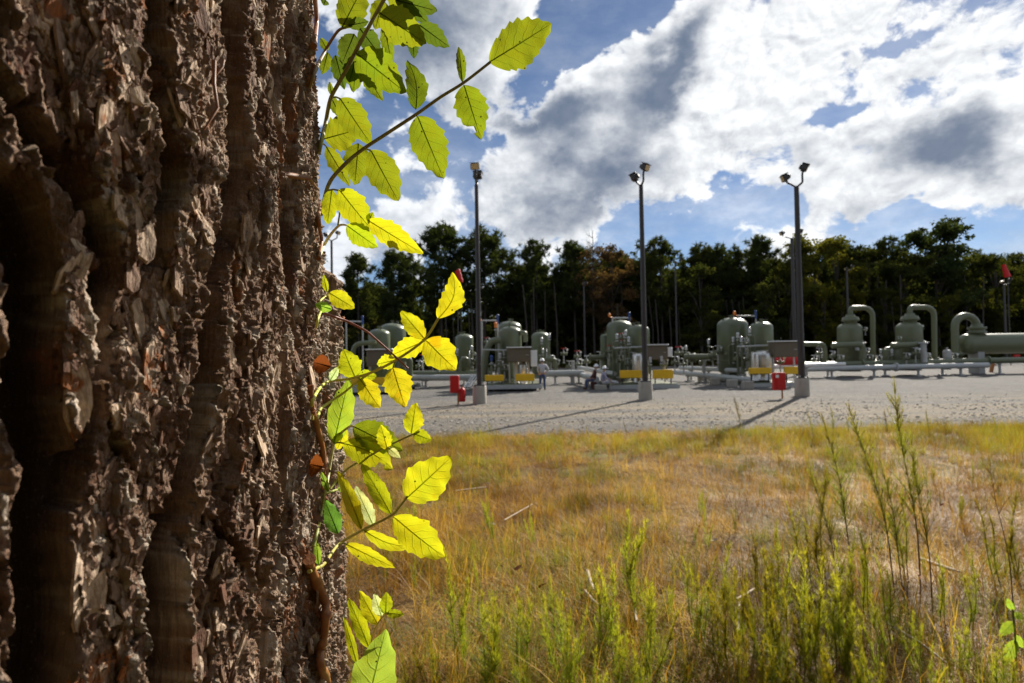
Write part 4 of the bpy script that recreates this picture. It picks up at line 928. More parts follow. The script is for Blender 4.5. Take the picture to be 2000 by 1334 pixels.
put(MB().lathe(at(1541, 703, 38), [(.02, -.9), (.3, -.8), (.36, -.5), (.36, .5), (.3, .8), (.02, .9)], 18, 'X').build('red_tank', M['red'], None, at(1541, 703, 38)), 'dark red horizontal tank glimpsed under the right tan cabinet', 'tank')
pipe('pipe feeding the second scrubber from a pair of flanged pots', [at(1728, 702, 43), at(1728, 682, 43), at(1755, 680, 43)], .16, 'green2')
for x in (1731, 1750): 
    o = vessel(x, 17, 680, 43, .4, 'squat flanged pot between the two scrubbers', group='flanged pots between the scrubbers', mt='green2', top=0, side=False, seed=x, cat='pot')
vessel(1850, 14, 683, 43, .4, 'small grey pot between the second scrubber and the hooped pipe', mt='grey', top=1, side=False, seed=77, cat='pot')
pipe('blue grey vertical pipe in front of the second scrubber', [at(1803, 668, 42.2), at(1805, 708, 42.2)], .20, 'grey', flanges=(.05,))
for px, py, d, s in [(1085, 712, 41, .9), (1112, 716, 41, .9), (1130, 712, 42, .9), (1146, 706, 40, .9), (1172, 700, 38, 1), (1210, 705, 34.5, .8), (1226, 712, 34, .8), (1352, 704, 38, 1), (1372, 708, 38, .9), (1392, 698, 37.5, .9), (1402, 688, 36, .9), (1455, 672, 35, .8), (1450, 690, 35, .8), (1458, 702, 34.5, .8), (1440, 700, 34.8, .8), (1590, 704, 43, .9), (1626, 696, 42.5, .9), (1640, 704, 42, .9), (1692, 690, 43.2, .9), (1698, 702, 42.6, .8), (1715, 704, 42.6, .8), (1770, 700, 42, .9), (1788, 690, 42, .9), (1812, 700, 43, .9), (1862, 700, 43, .9), (918, 712, 39, .9), (930, 704, 39, .9), (944, 712, 34, .8), (960, 722, 33, .7), (975, 715, 33, .7), (985, 722, 33, .7), (1076, 704, 40, .8), (1236, 700, 34, .8), (1222, 690, 34.4, .8), (1296, 712, 33.4, .8), (1318, 708, 38, .9), (1335, 712, 39, .9), (818, 716, 40, .9), (845, 714, 40, .9), (872, 716, 40, .9), (886, 708, 39, .8), (1524, 708, 34, .8), (1600, 690, 43, .9), (1755, 664, 43.2, .6), (1800, 642, 43.5, .6), (1690, 645, 43.5, .5)]: valve(px, py, d, s)
for px, py, d, s in [(1101, 691, 42, .9), (1127, 696, 42, .9), (1325, 690, 39, 1.0), (1468, 657, 35, .8), (1212, 661, 35, .7), (1214, 672, 35, .6), (1190, 686, 36, .8), (826, 706, 42, 1.1), (856, 706, 42, 1.0), (950, 668, 34, .6)]: valve(px, py, d, s, True)
for i, (px, yt, yb, d) in enumerate([(1432, 668, 712, 35.6), (1384, 672, 706, 37), (1205, 662, 740, 34.4), (1222, 655, 740, 34.2), (1228, 668, 740, 34), (1441, 660, 735, 34.6), (1448, 668, 735, 34.4), (1464, 650, 735, 34.2), (1058, 668, 705, 40), (1340, 684, 715, 39), (893, 690, 722, 39), (921, 684, 720, 39), (977, 700, 745, 33), (985, 694, 745, 33.2), (1073, 660, 700, 40.5), (1606, 695, 712, 43), (1270, 708, 742, 33), (1292, 706, 742, 33), (1060, 690, 720, 40), (1720, 690, 708, 43), (1742, 690, 708, 42.5)]):
    riser(px, yt, yb, d, 'slim instrument riser with small round head ' + zone(px), 'instrument risers among the vessels', None, .3 if i % 2 else -.28)
pipe('tall grey post between the standing and the seated workers', [at(1119, 748, 40), at(1119, 704, 40)], .12, 'grey', name='pipe_post')

# --- light poles
def floodlight(head, aim, name_parent, O, joint):
    aim = Vector(aim).normalized(); sd = aim.cross(Vector((0, 0, 1))).normalized(); up = sd.cross(aim)
    R3 = Matrix((sd, aim, up)).transposed(); m = MB()
    m.box(head, (.38, .24, .28), 0, .04, R3); m.box(head - aim * .16, (.26, .12, .18), 0, .03, R3); m.box(head + up * .155, (.41, .32, .02), 0, 0, R3)
    h = m.build('floodlight', M['bronze'], name_parent, O)
    MB().box(head + aim * .125, (.33, .02, .23), 0, 0, R3).build('lens', M['lens'], h, O)
def light_pole(px, yg, yc, yt, label, heads, w_base, group, conc=True, wc=27, d=None):
    if d is None: g, d = gz(px, yg)
    else: g = at(px, yg, d); g.z = 0
    O = Vector((g.x, g.y, 0)); v = empty('light_pole', O, label, 'light pole', group); k = d / FPX
    zt = at(px, yt, d).z; zc = (CAM.z - (yc - (690 - (px - 1000) * .0166)) * k) if conc else .02
    if conc:
        MB().lathe(O + Vector((0, 0, -.15)), [(wc * k / 2, 0), (wc * k / 2, zc + .12), (wc * k / 2 - .03, zc + .15), (.01, zc + .15)], 28).build('concrete_base', M['conc'], v, O)
        MB().box(O + Vector((0, 0, zc + .02)), (.46, .46, .04)).build('base_plate', M['bronze'], v, O)
        for sx in (-.17, .17):
            for sy in (-.17, .17): MB().cyl(O + Vector((sx, sy, zc)), O + Vector((sx, sy, zc + .12)), .025, 8).build('anchor_bolt', M['steel'], v, O)
    r0 = w_base * k / 2
    MB().tube([O + Vector((0, 0, zc + .03)), O + Vector((0, 0, zc + (zt - zc) * .5)), O + Vector((0, 0, zt))], [r0, r0 * .86, r0 * .70], 14).build('shaft', M['bronze'], v, O)
    if conc: MB().box(O + Vector((0, -r0, zc + .8)), (.16, .05, .28), 0, .02).build('hand_hole_cover', M['bronze'], v, O)
    T = O + Vector((0, 0, zt))
    for (hx, hy, dy, aim) in heads:
        H_ = at(hx, hy, d + dy); j = H_ - Vector(aim).normalized() * .10 - Vector((0, 0, .25))
        P = bent([T + Vector((0, 0, -.05)), T + Vector(((H_.x - T.x) * .55, (H_.y - T.y) * .5, .08)), (j.x, j.y, T.z + .12 if j.z > T.z + .2 else j.z), j, H_], .25)
        MB().tube(P, .045, 9).build('bracket', M['bronze'], v, O); floodlight(H_, aim, v, O, j)
    return v
GLP = 'tall light poles along the gravel yard'
light_pole(937, 789, 751, 358, 'tall dark light pole on concrete drum, leftmost of the three near poles', [(928, 325, -.5, (-.15, -1, -.35)), (933, 343, .5, (.25, 1, -.3))], 10.5, GLP)
light_pole(1261, 781, 743, 358, 'tall dark light pole on concrete drum before the middle vessels', [(1260, 327, -.2, (.75, -.6, -.4)), (1239, 347, .2, (-.8, .5, -.35))], 11.5, GLP)
light_pole(1567, 774, 736, 361, 'tall dark light pole on concrete drum beside the red panel at right', [(1571, 328, 0, (.9, -.3, -.4)), (1533, 348, 0, (-.9, .2, -.35))], 13, GLP)
GFP = 'light poles deeper in the yard'
light_pole(1554, 735, 735, 464, 'farther light pole rising directly behind the right near pole', [(1527, 456, 0, (-.9, .1, -.35)), (1564, 452, 0, (.9, -.3, -.35))], 8.5, GFP, False, d=45)
light_pole(650, 735, 735, 468, 'farther light pole at the trunk edge behind the vine', [(636, 459, 0, (-.9, .1, -.35)), (660, 455, 0, (.8, -.3, -.35))], 6, GFP, False, d=48)
light_pole(1659, 712, 712, 528, 'distant light pole with white lit top behind the first scrubber', [(1652, 525, 0, (-.9, .2, -.3)), (1665, 520, 0, (.9, -.3, -.3))], 5, GFP, False, d=72)
light_pole(1966, 712, 712, 555, 'distant light pole beneath the red windsock at right', [(1958, 551, 0, (-.9, .2, -.3)), (1974, 545, 0, (.9, -.3, -.3))], 5, GFP, False, d=72)
light_pole(1323, 712, 712, 514, 'distant thin light pole before the pines right of the middle pole', [(1318, 512, 0, (-.9, .2, -.3)), (1329, 509, 0, (.9, -.3, -.3))], 4, GFP, False, d=76)
light_pole(1143, 712, 712, 557, 'distant short light pole before the brown tree', [(1140, 554, 0, (-.9, .2, -.3)), (1146, 552, 0, (.9, -.3, -.3))], 4, GFP, False, d=76)
def windsock(px0, y0, px1, y1, d, label):
    A, B = at(px0, y0, d), at(px1, y1, d); O = Vector((A.x, A.y, 0)); v = empty('windsock', O, label, 'windsock')
    MB().cyl(O, A + Vector((0, 0, .1)), .05, 8).build('mast', M['bronze'], v, O)
    n = 9; P = [A.lerp(B, i / n) + Vector((.03 * math.sin(i * 2), 0, 0)) for i in range(n + 1)]
    MB().tube(P, [.32 - .016 * i for i in range(n + 1)], 12, False).build('sock', M['red'], v, O); return v
windsock(1968, 541, 1960, 517, 62, 'red windsock on a mast in front of the trees at right')
windsock(893, 528, 902, 552, 62, 'red windsock behind the topmost tip of the curled vine leaf')
# --- red panels and extinguisher
def red_panel(x0, y0, x1, y1, yg, label, sticker=False):
    px = x1 - 2; q, d = gz(px, yg); O = Vector((q.x, q.y, 0)); v = empty('red_cabinet', O, label, 'cabinet')
    A, B = at(x0, y1, d), at(x1, y0, d)
    MB().box(((A.x + B.x) / 2, O.y - .14, (A.z + B.z) / 2), (B.x - A.x, .20, B.z - A.z), 0, .03).build('cover', M['red'], v, O)
    MB().box(((A.x + B.x) / 2 + .05, O.y - .25, (A.z + B.z) / 2), (B.x - A.x - .14, .02, B.z - A.z - .16), 0, .008).build('door', M['red'], v, O)
    MB().cyl(O - Vector((0, 0, .1)), (O.x, O.y, B.z - .05), .035, 8).build('post', M['wood'], v, O)
    if sticker: MB().box((A.x + .14, O.y - .263, B.z - .16), (.13, .006, .13)).build('sticker', M['white'], v, O)
    return v
red_panel(1507, 727, 1530, 762, 779, 'upright red cabinet on a thin post beside the right concrete drum', True)
red_panel(880, 733, 897, 767, 791, 'upright red cabinet left of the first concrete drum')
q, d = gz(903, 791); O = Vector((q.x, q.y, 0)); ex = empty('fire_extinguisher', O, 'red fire extinguisher hanging on a thin stake beside the first concrete drum', 'extinguisher')
k_ = d / FPX; zb = at(903, 785, d).z
MB().lathe((O.x, O.y, zb), [(.01, 0), (.12, .01), (.135, .04), (.135, .45), (.12, .53), (.07, .58), (.04, .60), (.04, .66)], 20).build('cylinder', M['red'], ex, O)
m = MB(); m.box((O.x, O.y, zb + .69), (.08, .16, .05)); m.cyl((O.x, O.y, zb + .72), (O.x + .1, O.y - .1, zb + .76), .015, 6); m.build('handle', M['dark'], ex, O)
MB().tube([(O.x + .03, O.y - .03, zb + .66), (O.x + .15, O.y - .1, zb + .6), (O.x + .16, O.y - .1, zb + .35), (O.x + .14, O.y - .08, zb + .2)], .016, 7).build('hose', M['dark'], ex, O)
MB().cyl((O.x - .16, O.y, -.1), (O.x - .16, O.y, zb + .75), .025, 8).build('stake', M['wood'], ex, O)

# ------------------------------------------------------------------ people
def skin_obj(name, V, E, Rr, mt, parent, root=0, sub=1):
    me = bpy.data.meshes.new(name); me.from_pydata([tuple(v) for v in V], E, []); me.materials.append(mt)
    o = link_mesh(name, me, parent); a = o.modifiers.new('skin', 'SKIN')
    for i, r in enumerate(Rr): me.skin_vertices[0].data[i].radius = (r, r) if not isinstance(r, tuple) else r
    me.skin_vertices[0].data[root].use_root = True
    a.use_smooth_shade = True; b = o.modifiers.new('sub', 'SUBSURF'); b.levels = b.render_levels = sub; return o
def person(O, J, label, shirt, trousers, face, hat=True):
    """J: joint name -> local position"""
    v = empty('person', O, label, 'person'); V = {k: Vector(p) for k, p in J.items()}
    names = ['pelvis', 'chest', 'neck', 'head', 'crown', 'sl', 'el', 'wl', 'sr', 'er', 'wr', 'hl', 'kl', 'al', 'tl', 'hr', 'kr', 'ar', 'tr']
    edges = [('pelvis', 'chest'), ('chest', 'neck'), ('neck', 'head'), ('head', 'crown'), ('chest', 'sl'), ('sl', 'el'), ('el', 'wl'), ('chest', 'sr'), ('sr', 'er'), ('er', 'wr'), ('pelvis', 'hl'), ('hl', 'kl'), ('kl', 'al'), ('al', 'tl'), ('pelvis', 'hr'), ('hr', 'kr'), ('kr', 'ar'), ('ar', 'tr')]
    rad = dict(pelvis=.13, chest=.13, neck=.055, head=.085, crown=.07, sl=.06, el=.043, wl=.028, sr=.06, er=.043, wr=.028, hl=.085, kl=.058, al=.042, tl=.035, hr=.085, kr=.058, ar=.042, tr=.035)
    P = [V[n] for n in names]; E = [(names.index(a), names.index(b)) for a, b in edges]; Rr = [rad[n] for n in names]
    for sd in ('l', 'r'):                                   # palms and five fingers each
        w = V['w' + sd]; dr = (w - V['e' + sd]).normalized(); cr = dr.cross(Vector(face)).normalized()
        if cr.length < .1: cr = Vector((0, 0, 1))
        P.append(w + dr * .07); Rr.append((.034, .02)); pi_ = len(P) - 1; E.append((names.index('w' + sd), pi_))
        for f in range(5):
            off = cr * ((f - 2) * .019); ln = (.055, .075, .085, .08, .06)[f]; base = w + dr * (.10 if f else .05) + off * (1 if f else 1.6)
            P.append(base); Rr.append(.010); E.append((pi_, len(P) - 1)); P.append(base + dr * ln * .6 + off * .2); Rr.append(.009); E.append((len(P) - 2, len(P) - 1)); P.append(base + dr * ln - Vector((0, 0, .02))); Rr.append(.007); E.append((len(P) - 2, len(P) - 1))
    skin_obj('body', P, E, Rr, M['skin'], v)
    c = lambda a, b, t: V[a].lerp(V[b], t)
    sv = [c('pelvis', 'chest', -.05), c('pelvis', 'chest', .5), V['chest'], c('chest', 'neck', .8), V['sl'], V['el'], c('el', 'wl', .9), V['sr'], V['er'], c('er', 'wr', .9)]
    skin_obj('shirt', sv, [(0, 1), (1, 2), (2, 3), (2, 4), (4, 5), (5, 6), (2, 7), (7, 8), (8, 9)], [.165, .155, .165, .075, .085, .062, .046, .085, .062, .046], M[shirt], v)
    tv = [c('pelvis', 'chest', .12), V['pelvis'], V['hl'], V['kl'], c('kl', 'al', .95), V['hr'], V['kr'], c('kr', 'ar', .95)]
    skin_obj('trousers', tv, [(0, 1), (1, 2), (2, 3), (3, 4), (1, 5), (5, 6), (6, 7)], [.15, .155, .105, .078, .066, .105, .078, .066], M[trousers], v)
    for sd in ('l', 'r'):
        a, t = V['a' + sd], V['t' + sd]; skin_obj('boot', [a + (V['k' + sd] - a).normalized() * .10, a, t], [(0, 1), (1, 2)], [.052, .056, .046], M['boot'], v)
    hd = V['head'].lerp(V['crown'], .4); f = Vector(face).normalized(); s = f.cross(Vector((0, 0, 1))).normalized()
    skin_obj('hair', [hd - f * .03 + Vector((0, 0, .03)), hd - f * .05 - Vector((0, 0, .05))], [(0, 1)], [.10, .075], M['hair'], v)
    m = MB(); m.ball(hd + f * .105 - Vector((0, 0, .03)), .018, 6, 1.5); m.build('nose', M['skin'], v)
    for e in (-1, 1):
        MB().ball(hd + f * .088 + s * (.033 * e), .012, 6).build('eye', M['dark'], v); MB().ball(hd + s * (.098 * e) - Vector((0, 0, .02)), .022, 6, 1.4).build('ear', M['skin'], v)
    m = MB(); m.box(hd + f * .09 - Vector((0, 0, .075)), (.05, .05, .012)); m.build('mouth', M['shirt_dark'], v)
    if hat:
        ht = hd + Vector((0, 0, .045)); m = MB(); m.lathe(ht, [(.158, -.006), (.160, .004), (.132, .012), (.128, .05), (.105, .10), (.06, .135), (.003, .145)], 20); m.box(ht + f * .15, (.16, .16, .012), math.atan2(f.y, f.x), .02); h = m.build('hard_hat', M['hat'], v)
        MB().tube([ht + f * (-.12) + Vector((0, 0, .06)), ht + Vector((0, 0, .150)), ht + f * .12 + Vector((0, 0, .06))], .012, 6).build('hat_ridge', M['hat'], h)
    return v
q, d = gz(1060, 763)
person((q.x, q.y, 0.02), dict(pelvis=(0, 0, .95), chest=(.0, .02, 1.32), neck=(0, .03, 1.50), head=(0, .05, 1.60), crown=(0, .06, 1.72), sl=(-.20, 0, 1.43), el=(-.27, .06, 1.16), wl=(-.20, .22, .97), sr=(.20, 0, 1.43), er=(.34, -.02, 1.17), wr=(.20, .06, 1.00), hl=(-.10, 0, .90), kl=(-.13, .08, .50), al=(-.15, -.02, .08), tl=(-.17, .16, .04), hr=(.10, 0, .90), kr=(.11, .03, .49), ar=(.12, -.06, .08), tr=(.14, .12, .04)), 'standing worker in pale shirt, blue jeans and white hard hat with hand on hip', 'shirt_pale', 'jeans', (-.2, 1, 0))
dk = at(1196, 751, 32.5); O = Vector((at(1176, 740, 32.4).x, dk.y - .05, 0)); zs_ = dk.z
person((O.x + .06, O.y, .0), dict(pelvis=(0, 0, zs_ + .16), chest=(.02, .02, zs_ + .55), neck=(.06, .02, zs_ + .74), head=(.09, .02, zs_ + .84), crown=(.11, .02, zs_ + .95), sl=(.03, .20, zs_ + .66), el=(.16, .27, zs_ + .40), wl=(.38, .18, zs_ + .32), sr=(.03, -.20, zs_ + .66), er=(.14, -.28, zs_ + .38), wr=(.36, -.20, zs_ + .24), hl=(.06, .10, zs_ + .13), kl=(.48, .14, zs_ + .20), al=(.90, .12, zs_ + .10), tl=(.95, .13, zs_ + .28), hr=(.06, -.10, zs_ + .13), kr=(.50, -.12, zs_ + .16), ar=(.92, -.12, zs_ + .09), tr=(.97, -.13, zs_ + .27)), 'worker in lavender shirt and white hard hat sitting with legs stretched on the skid edge', 'shirt_lav', 'shirt_pale', (1, -.2, 0))
put(MB().box((O.x - .10, O.y, zs_ / 2), (.62, .6, zs_), 0, .03).build('seat_block', M['conc'], None, (O.x - .10, O.y, 0)), 'low concrete block under the seated workers at the middle skid', 'block')
OB2 = Vector((O.x - .42, O.y + .45, 0))
put(MB().lathe(OB2, [(.16, 0), (.19, .40), (.20, .41), (.20, .43), (.01, .43)], 20).build('bucket', M['shirt_dark'], None, OB2), 'dark red upturned bucket under the worker in dark shirt', 'bucket')
person(OB2, dict(pelvis=(0, 0, .57), chest=(.05, -.02, .96), neck=(.12, -.03, 1.14), head=(.16, -.03, 1.24), crown=(.18, -.03, 1.35), sl=(.08, .18, 1.06), el=(.0, .26, .80), wl=(-.18, .16, .68), sr=(.08, -.22, 1.06), er=(-.02, -.28, .80), wr=(-.20, -.14, .66), hl=(-.04, .10, .54), kl=(-.44, .14, .52), al=(-.42, .16, .09), tl=(-.60, .18, .04), hr=(-.04, -.10, .54), kr=(-.44, -.10, .52), ar=(-.40, -.12, .09), tr=(-.58, -.14, .04)), 'worker in dark maroon shirt and blue jeans seated behind the lavender shirted one', 'shirt_dark', 'jeans', (-.3, -1, 0))
# ------------------------------------------------------------------ forest
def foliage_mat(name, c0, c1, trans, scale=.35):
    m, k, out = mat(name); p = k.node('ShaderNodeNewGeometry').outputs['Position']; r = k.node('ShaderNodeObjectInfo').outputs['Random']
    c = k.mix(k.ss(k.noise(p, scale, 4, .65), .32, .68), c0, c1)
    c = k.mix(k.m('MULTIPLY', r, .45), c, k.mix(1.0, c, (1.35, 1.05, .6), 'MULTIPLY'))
    b1 = k.node('ShaderNodeBsdfDiffuse'); k.put(b1.inputs[0], c); b2 = k.node('ShaderNodeBsdfTranslucent'); k.put(b2.inputs[0], k.mix(1.0, c, (1.5, 1.5, .7), 'MULTIPLY'))
    mx_ = k.node('ShaderNodeMixShader'); mx_.inputs[0].default_value = trans; k.l.new(b1.outputs[0], mx_.inputs[1]); k.l.new(b2.outputs[0], mx_.inputs[2]); k.l.new(mx_.outputs[0], out.inputs[0]); return m
F_pine = foliage_mat('pine_needles', (.024, .036, .014), (.052, .066, .024), .34)
F_oak = foliage_mat('broad_leaves', (.026, .036, .012), (.056, .062, .018), .38)
F_yel = foliage_mat('yellow_green_leaves', (.050, .060, .014), (.115, .108, .022), .46)
F_brn = foliage_mat('browning_leaves', (.055, .040, .024), (.12, .070, .035), .40)
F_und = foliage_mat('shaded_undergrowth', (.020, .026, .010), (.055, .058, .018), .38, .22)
M['trunk'] = worn('far_tree_bark', (.050, .038, .030), .9, scale=1.5)
nr_ = np.random.RandomState(11)
def needles(centers, sizes, n, rs, up=.25, thin=.16):
    """tufts of pointed blades radiating from each centre"""
    c = np.repeat(centers, n, 0); s = np.repeat(sizes, n)[:, None]
    d = rs.normal(size=c.shape); d[:, 2] += up; d /= np.linalg.norm(d, axis=1)[:, None]
    q = rs.normal(size=c.shape); q = np.cross(d, q); q /= np.linalg.norm(q, axis=1)[:, None]
    L = s * rs.uniform(.6, 1.2, (len(c), 1)); a = c + d * L * .10
    v = np.stack([a - q * L * thin, a + q * L * thin, c + d * L], 1).reshape(-1, 3)
    return v, np.arange(len(v)).reshape(-1, 3)
def leaves_(centers, sizes, n, rs, leaf=.22, flat=.6):
    c = np.repeat(centers, n, 0); s = np.repeat(sizes, n)[:, None]
    p = rs.normal(size=c.shape) * .5; p[:, 2] *= flat; c = c + p * s
    d = rs.normal(size=c.shape); d /= np.linalg.norm(d, axis=1)[:, None]; q = np.cross(d, rs.normal(size=c.shape)); q /= np.linalg.norm(q, axis=1)[:, None]
    l = leaf * rs.uniform(.6, 1.4, (len(c), 1))
    v = np.stack([c - d * l, c + q * l * .55, c + d * l, c - q * l * .55], 1).reshape(-1, 3)
    return v, np.arange(len(v)).reshape(-1, 4)
def pine_variant(seed, crown=.55, rad=3.0, dens=1.0):
    rs = np.random.RandomState(seed); H = 20.0; m = MB()
    lean = rs.uniform(-.35, .35, 2)
    P = [Vector((lean[0] * (t ** 2) + .08 * math.sin(5 * t + seed), lean[1] * t * t, H * t)) for t in np.linspace(0, .97, 10)]
    m.tube(P, [.24 * (1 - .85 * t) for t in np.linspace(0, 1, 10)], 8)
    cs, sz = [], []; nb = int(58 * dens)
    for i in range(nb):
        tt = ((i + rs.uniform(0, 1)) / nb) ** .85; t = (1 - crown) + crown * tt
        prof = rad * (math.sin(math.pi * (.16 + .74 * tt)) ** .7) * rs.uniform(.55, 1.12) * (1.0 if rs.uniform() > .12 else 1.3)
        a = rs.uniform(0, 6.28); o = Vector((lean[0] * t * t, lean[1] * t * t, H * t * .95)); rise = rs.uniform(-.05, .45)
        e = o + Vector((math.cos(a) * prof, math.sin(a) * prof, prof * rise)); md = o.lerp(e, .5) + Vector((0, 0, -.05 * prof))
        m.tube([o, md, e], [.06 * (1.1 - tt), .04, .015], 5, False)
        for j in range(rs.randint(6, 11)):
            w = rs.uniform(.35, 1.05); b = o.lerp(e, w) + Vector(rs.normal(size=3) * .34); cs.append(b); sz.append(rs.uniform(.5, .95))
    for j in range(9): cs.append(Vector((lean[0], lean[1], H * rs.uniform(.93, 1.0))) + Vector(rs.normal(size=3) * .3)); sz.append(.55)
    v, f = needles(np.array(cs), np.array(sz), 26, rs, .25, .10)
    return m, tri_mesh('crown', v, f)
def oak_variant(seed, rad=3.6, H=17.0, low=.25, n=150, leaf=.19):
    rs = np.random.RandomState(seed); m = MB(); P = [Vector((.12 * math.sin(3 * t + seed), .1 * math.cos(2 * t), H * .8 * t)) for t in np.linspace(0, 1, 8)]
    m.tube(P, [.24 * (1 - .8 * t) for t in np.linspace(0, 1, 8)], 8); cs, sz = [], []
    lobes = []
    for i in range(18):
        t = low + (1 - low) * rs.uniform(0, 1); tt = (t - low) / (1 - low); r = rad * math.sin(math.pi * (.12 + .80 * tt)) ** .7 * rs.uniform(.25, .95); a = rs.uniform(0, 6.28)
        e = Vector((r * math.cos(a), r * math.sin(a), H * t * .94)); o = Vector((0, 0, H * max(.12, t * .62))); lobes.append(e)
        m.tube([o, o.lerp(e, .5) + Vector((0, 0, .3)), e], [.10 * (1.1 - tt), .06, .02], 5, False)
    for e in lobes:
        for j in range(n // 18):
            d = Vector(rs.normal(size=3)); d.z *= .62; cs.append(e + d * .75); sz.append(rs.uniform(.5, .9))
    v, f = leaves_(np.array(cs), np.array(sz), 46, rs, leaf)
    return m, tri_mesh('crown', v, f)
def bare_variant(seed):
    rs = np.random.RandomState(seed); m = MB(); H = 20.0
    m.tube([(0, 0, 0), (.1, 0, H * .5), (.05, .1, H)], [.2, .13, .02], 8); cs, sz = [], []
    for i in range(44):
        t = rs.uniform(.40, .97); a = rs.uniform(0, 6.28); l = (1.05 - t) * 5.0 * rs.uniform(.5, 1.1) + .4; o = Vector((.08, .05, H * t)); e = o + Vector((math.cos(a) * l, math.sin(a) * l, l * .7))
        m.tube([o, o.lerp(e, .5), e], [.045, .03, .012], 4, False)
        for j in range(3):
            q = o.lerp(e, rs.uniform(.4, 1)); m.tube([q, q + Vector(rs.normal(size=3) * .5) + Vector((0, 0, .5))], [.016, .006], 3, False)
            if t < .86: cs.append(q); sz.append(.7)
    v, f = leaves_(np.array(cs), np.array(sz), 20, rs, .15)
    return m, tri_mesh('crown', v, f)
VAR = {}
def reg(key, mc, H):
    m, cr = mc; me = bpy.data.meshes.new('trunk'); me.from_pydata(m.v, [], m.f); me.polygons.foreach_set('use_smooth', m.sm); me.materials.append(M['trunk']); me.update(); VAR.setdefault(key, []).append((me, cr, H))
for i in range(4): reg('pine', pine_variant(20 + i, .55 + .05 * i, 3.1 + .25 * i), 20.0)
for i in range(2): reg('thin', pine_variant(40 + i, .70, 2.2, .75), 20.0)
for i in range(2): reg('full', pine_variant(50 + i, .66, 4.3, 1.6), 20.0)
for i in range(3): reg('oak', oak_variant(60 + i), 17.0)
for i in range(2): reg('big', oak_variant(70 + i, 5.2, 18.0, .30, 300, .2), 18.0)
for i in range(2): reg('bare', bare_variant(80 + i), 20.0)
cnt = {}
def tree(kind, px, ytop, d, label, fol, group=None, wide=1.0, name=None):
    i = cnt.get(kind, 0); cnt[kind] = i + 1; me, cr, H = VAR[kind][i % len(VAR[kind])]
    b = at(px, 700, d); zt = at(px, ytop, d).z; s = zt / H
    v = empty(name or ('pine_tree' if kind in ('pine', 'thin', 'full') else 'broadleaf_tree'), (b.x, b.y, -.04), label, 'tree', group, rnd.uniform(0, 6.28)); v.scale = (s * wide, s * wide, s)
    t = link_mesh('trunk', me, v); c = link_mesh('crown', cr, v)
    if not cr.materials: cr.materials.append(fol)
    c.material_slots[0].link = 'OBJECT'; c.material_slots[0].material = fol
    return v
G1 = 'trees along the far edge of the yard'
for a in [
  ('pine', 702, 492, 95, 'airy pine at the far left of the treeline beside the vine', F_pine), ('pine', 768, 484, 93, 'airy pine second from the left with sky showing through its branches', F_pine),
  ('thin', 808, 492, 96, 'thin bare stemmed pine between two airy pines and the tall dark pine', F_pine), ('full', 864, 434, 92, 'tall dense dark pine left of the first light pole', F_pine),
  ('full', 948, 444, 95, 'tall dark pine whose crown stands right of the first light pole top', F_pine), ('pine', 1050, 468, 96, 'dark pine standing alone in the gap right of the first light pole', F_pine),
  ('pine', 1008, 540, 100, 'short dark pine low in the gap right of the first light pole', F_pine), ('thin', 1090, 515, 97, 'small pointed pine left of the browning tree', F_pine),
  ('pine', 1124, 466, 95, 'dark pine directly left of the browning tree', F_pine), ('bare', 1162, 448, 92, 'half bare browning tree with grey twigs above the middle vessels', F_brn),
  ('oak', 1198, 478, 91, 'rusty brown leaved tree just left of the middle light pole', F_brn), ('pine', 1236, 505, 98, 'low dark pine behind the middle light pole', F_pine),
  ('pine', 1296, 460, 94, 'broad dark pine right of the middle light pole', F_pine), ('full', 1378, 476, 97, 'dense dark pine above the largest right hand vessel', F_pine), ('pine', 1408, 478, 95, 'dark pine with rounded top between two others above the right vessels', F_pine),
  ('thin', 1440, 482, 98, 'slim dark pine above the domed right vessel', F_pine), ('pine', 1490, 458, 94, 'dark pine left of the lamp heads of the farther light pole', F_pine),
  ('oak', 1545, 496, 88, 'olive broadleaf tree directly left of the right light pole', F_oak), ('big', 1596, 452, 88, 'yellow green broadleaf tree right behind the right light pole', F_yel),
  ('oak', 1640, 470, 90, 'yellow green tree above the first domed scrubber', F_yel), ('pine', 1664, 476, 95, 'dark pine behind the white topped distant light pole', F_pine), ('oak', 1702, 478, 92, 'olive tree between the two domed scrubbers', F_oak),
  ('pine', 1736, 462, 94, 'dark pine above the second domed scrubber', F_pine), ('big', 1768, 480, 90, 'olive broadleaf tree behind the arched pipe of the second scrubber', F_oak), ('big', 1832, 426, 92, 'largest dark round crowned tree rising highest at right', F_pine),
  ('oak', 1905, 486, 92, 'low olive tree left of the red windsock at right', F_oak), ('oak', 1950, 496, 90, 'low broadleaf tree behind the red windsock at right', F_oak), ('big', 2010, 484, 91, 'broadleaf tree cut off by the right picture edge', F_oak),
  ('oak', 1370, 512, 86, 'grey green rounded tree in front of the dark pines above the largest vessel', F_oak), ('oak', 1502, 540, 85, 'lower olive tree left of the right light pole', F_oak), ('oak', 1612, 560, 84, 'low yellow green tree beside the right light pole shaft', F_yel), ('oak', 1730, 560, 86, 'low olive tree between the arched pipes', F_oak), ('oak', 1862, 566, 86, 'low yellow green tree behind the hooped pipe', F_yel),
]: tree(*a, group=G1)
GB = 'half hidden trees inside the forest edge'
for i in range(84):
    px = 662 + (2080 - 662) * (i + rnd.uniform(.1, .9)) / 84
    yt = (rnd.uniform(545, 595) if px < 1000 else rnd.uniform(486, 550)); kd = rnd.choice(['oak', 'pine', 'full', 'oak'])
    tree(kd, px, yt, rnd.uniform(98, 112), 'shaded tree half hidden in the forest edge ' + zone(px), rnd.choice([F_oak, F_pine, F_oak]), GB)
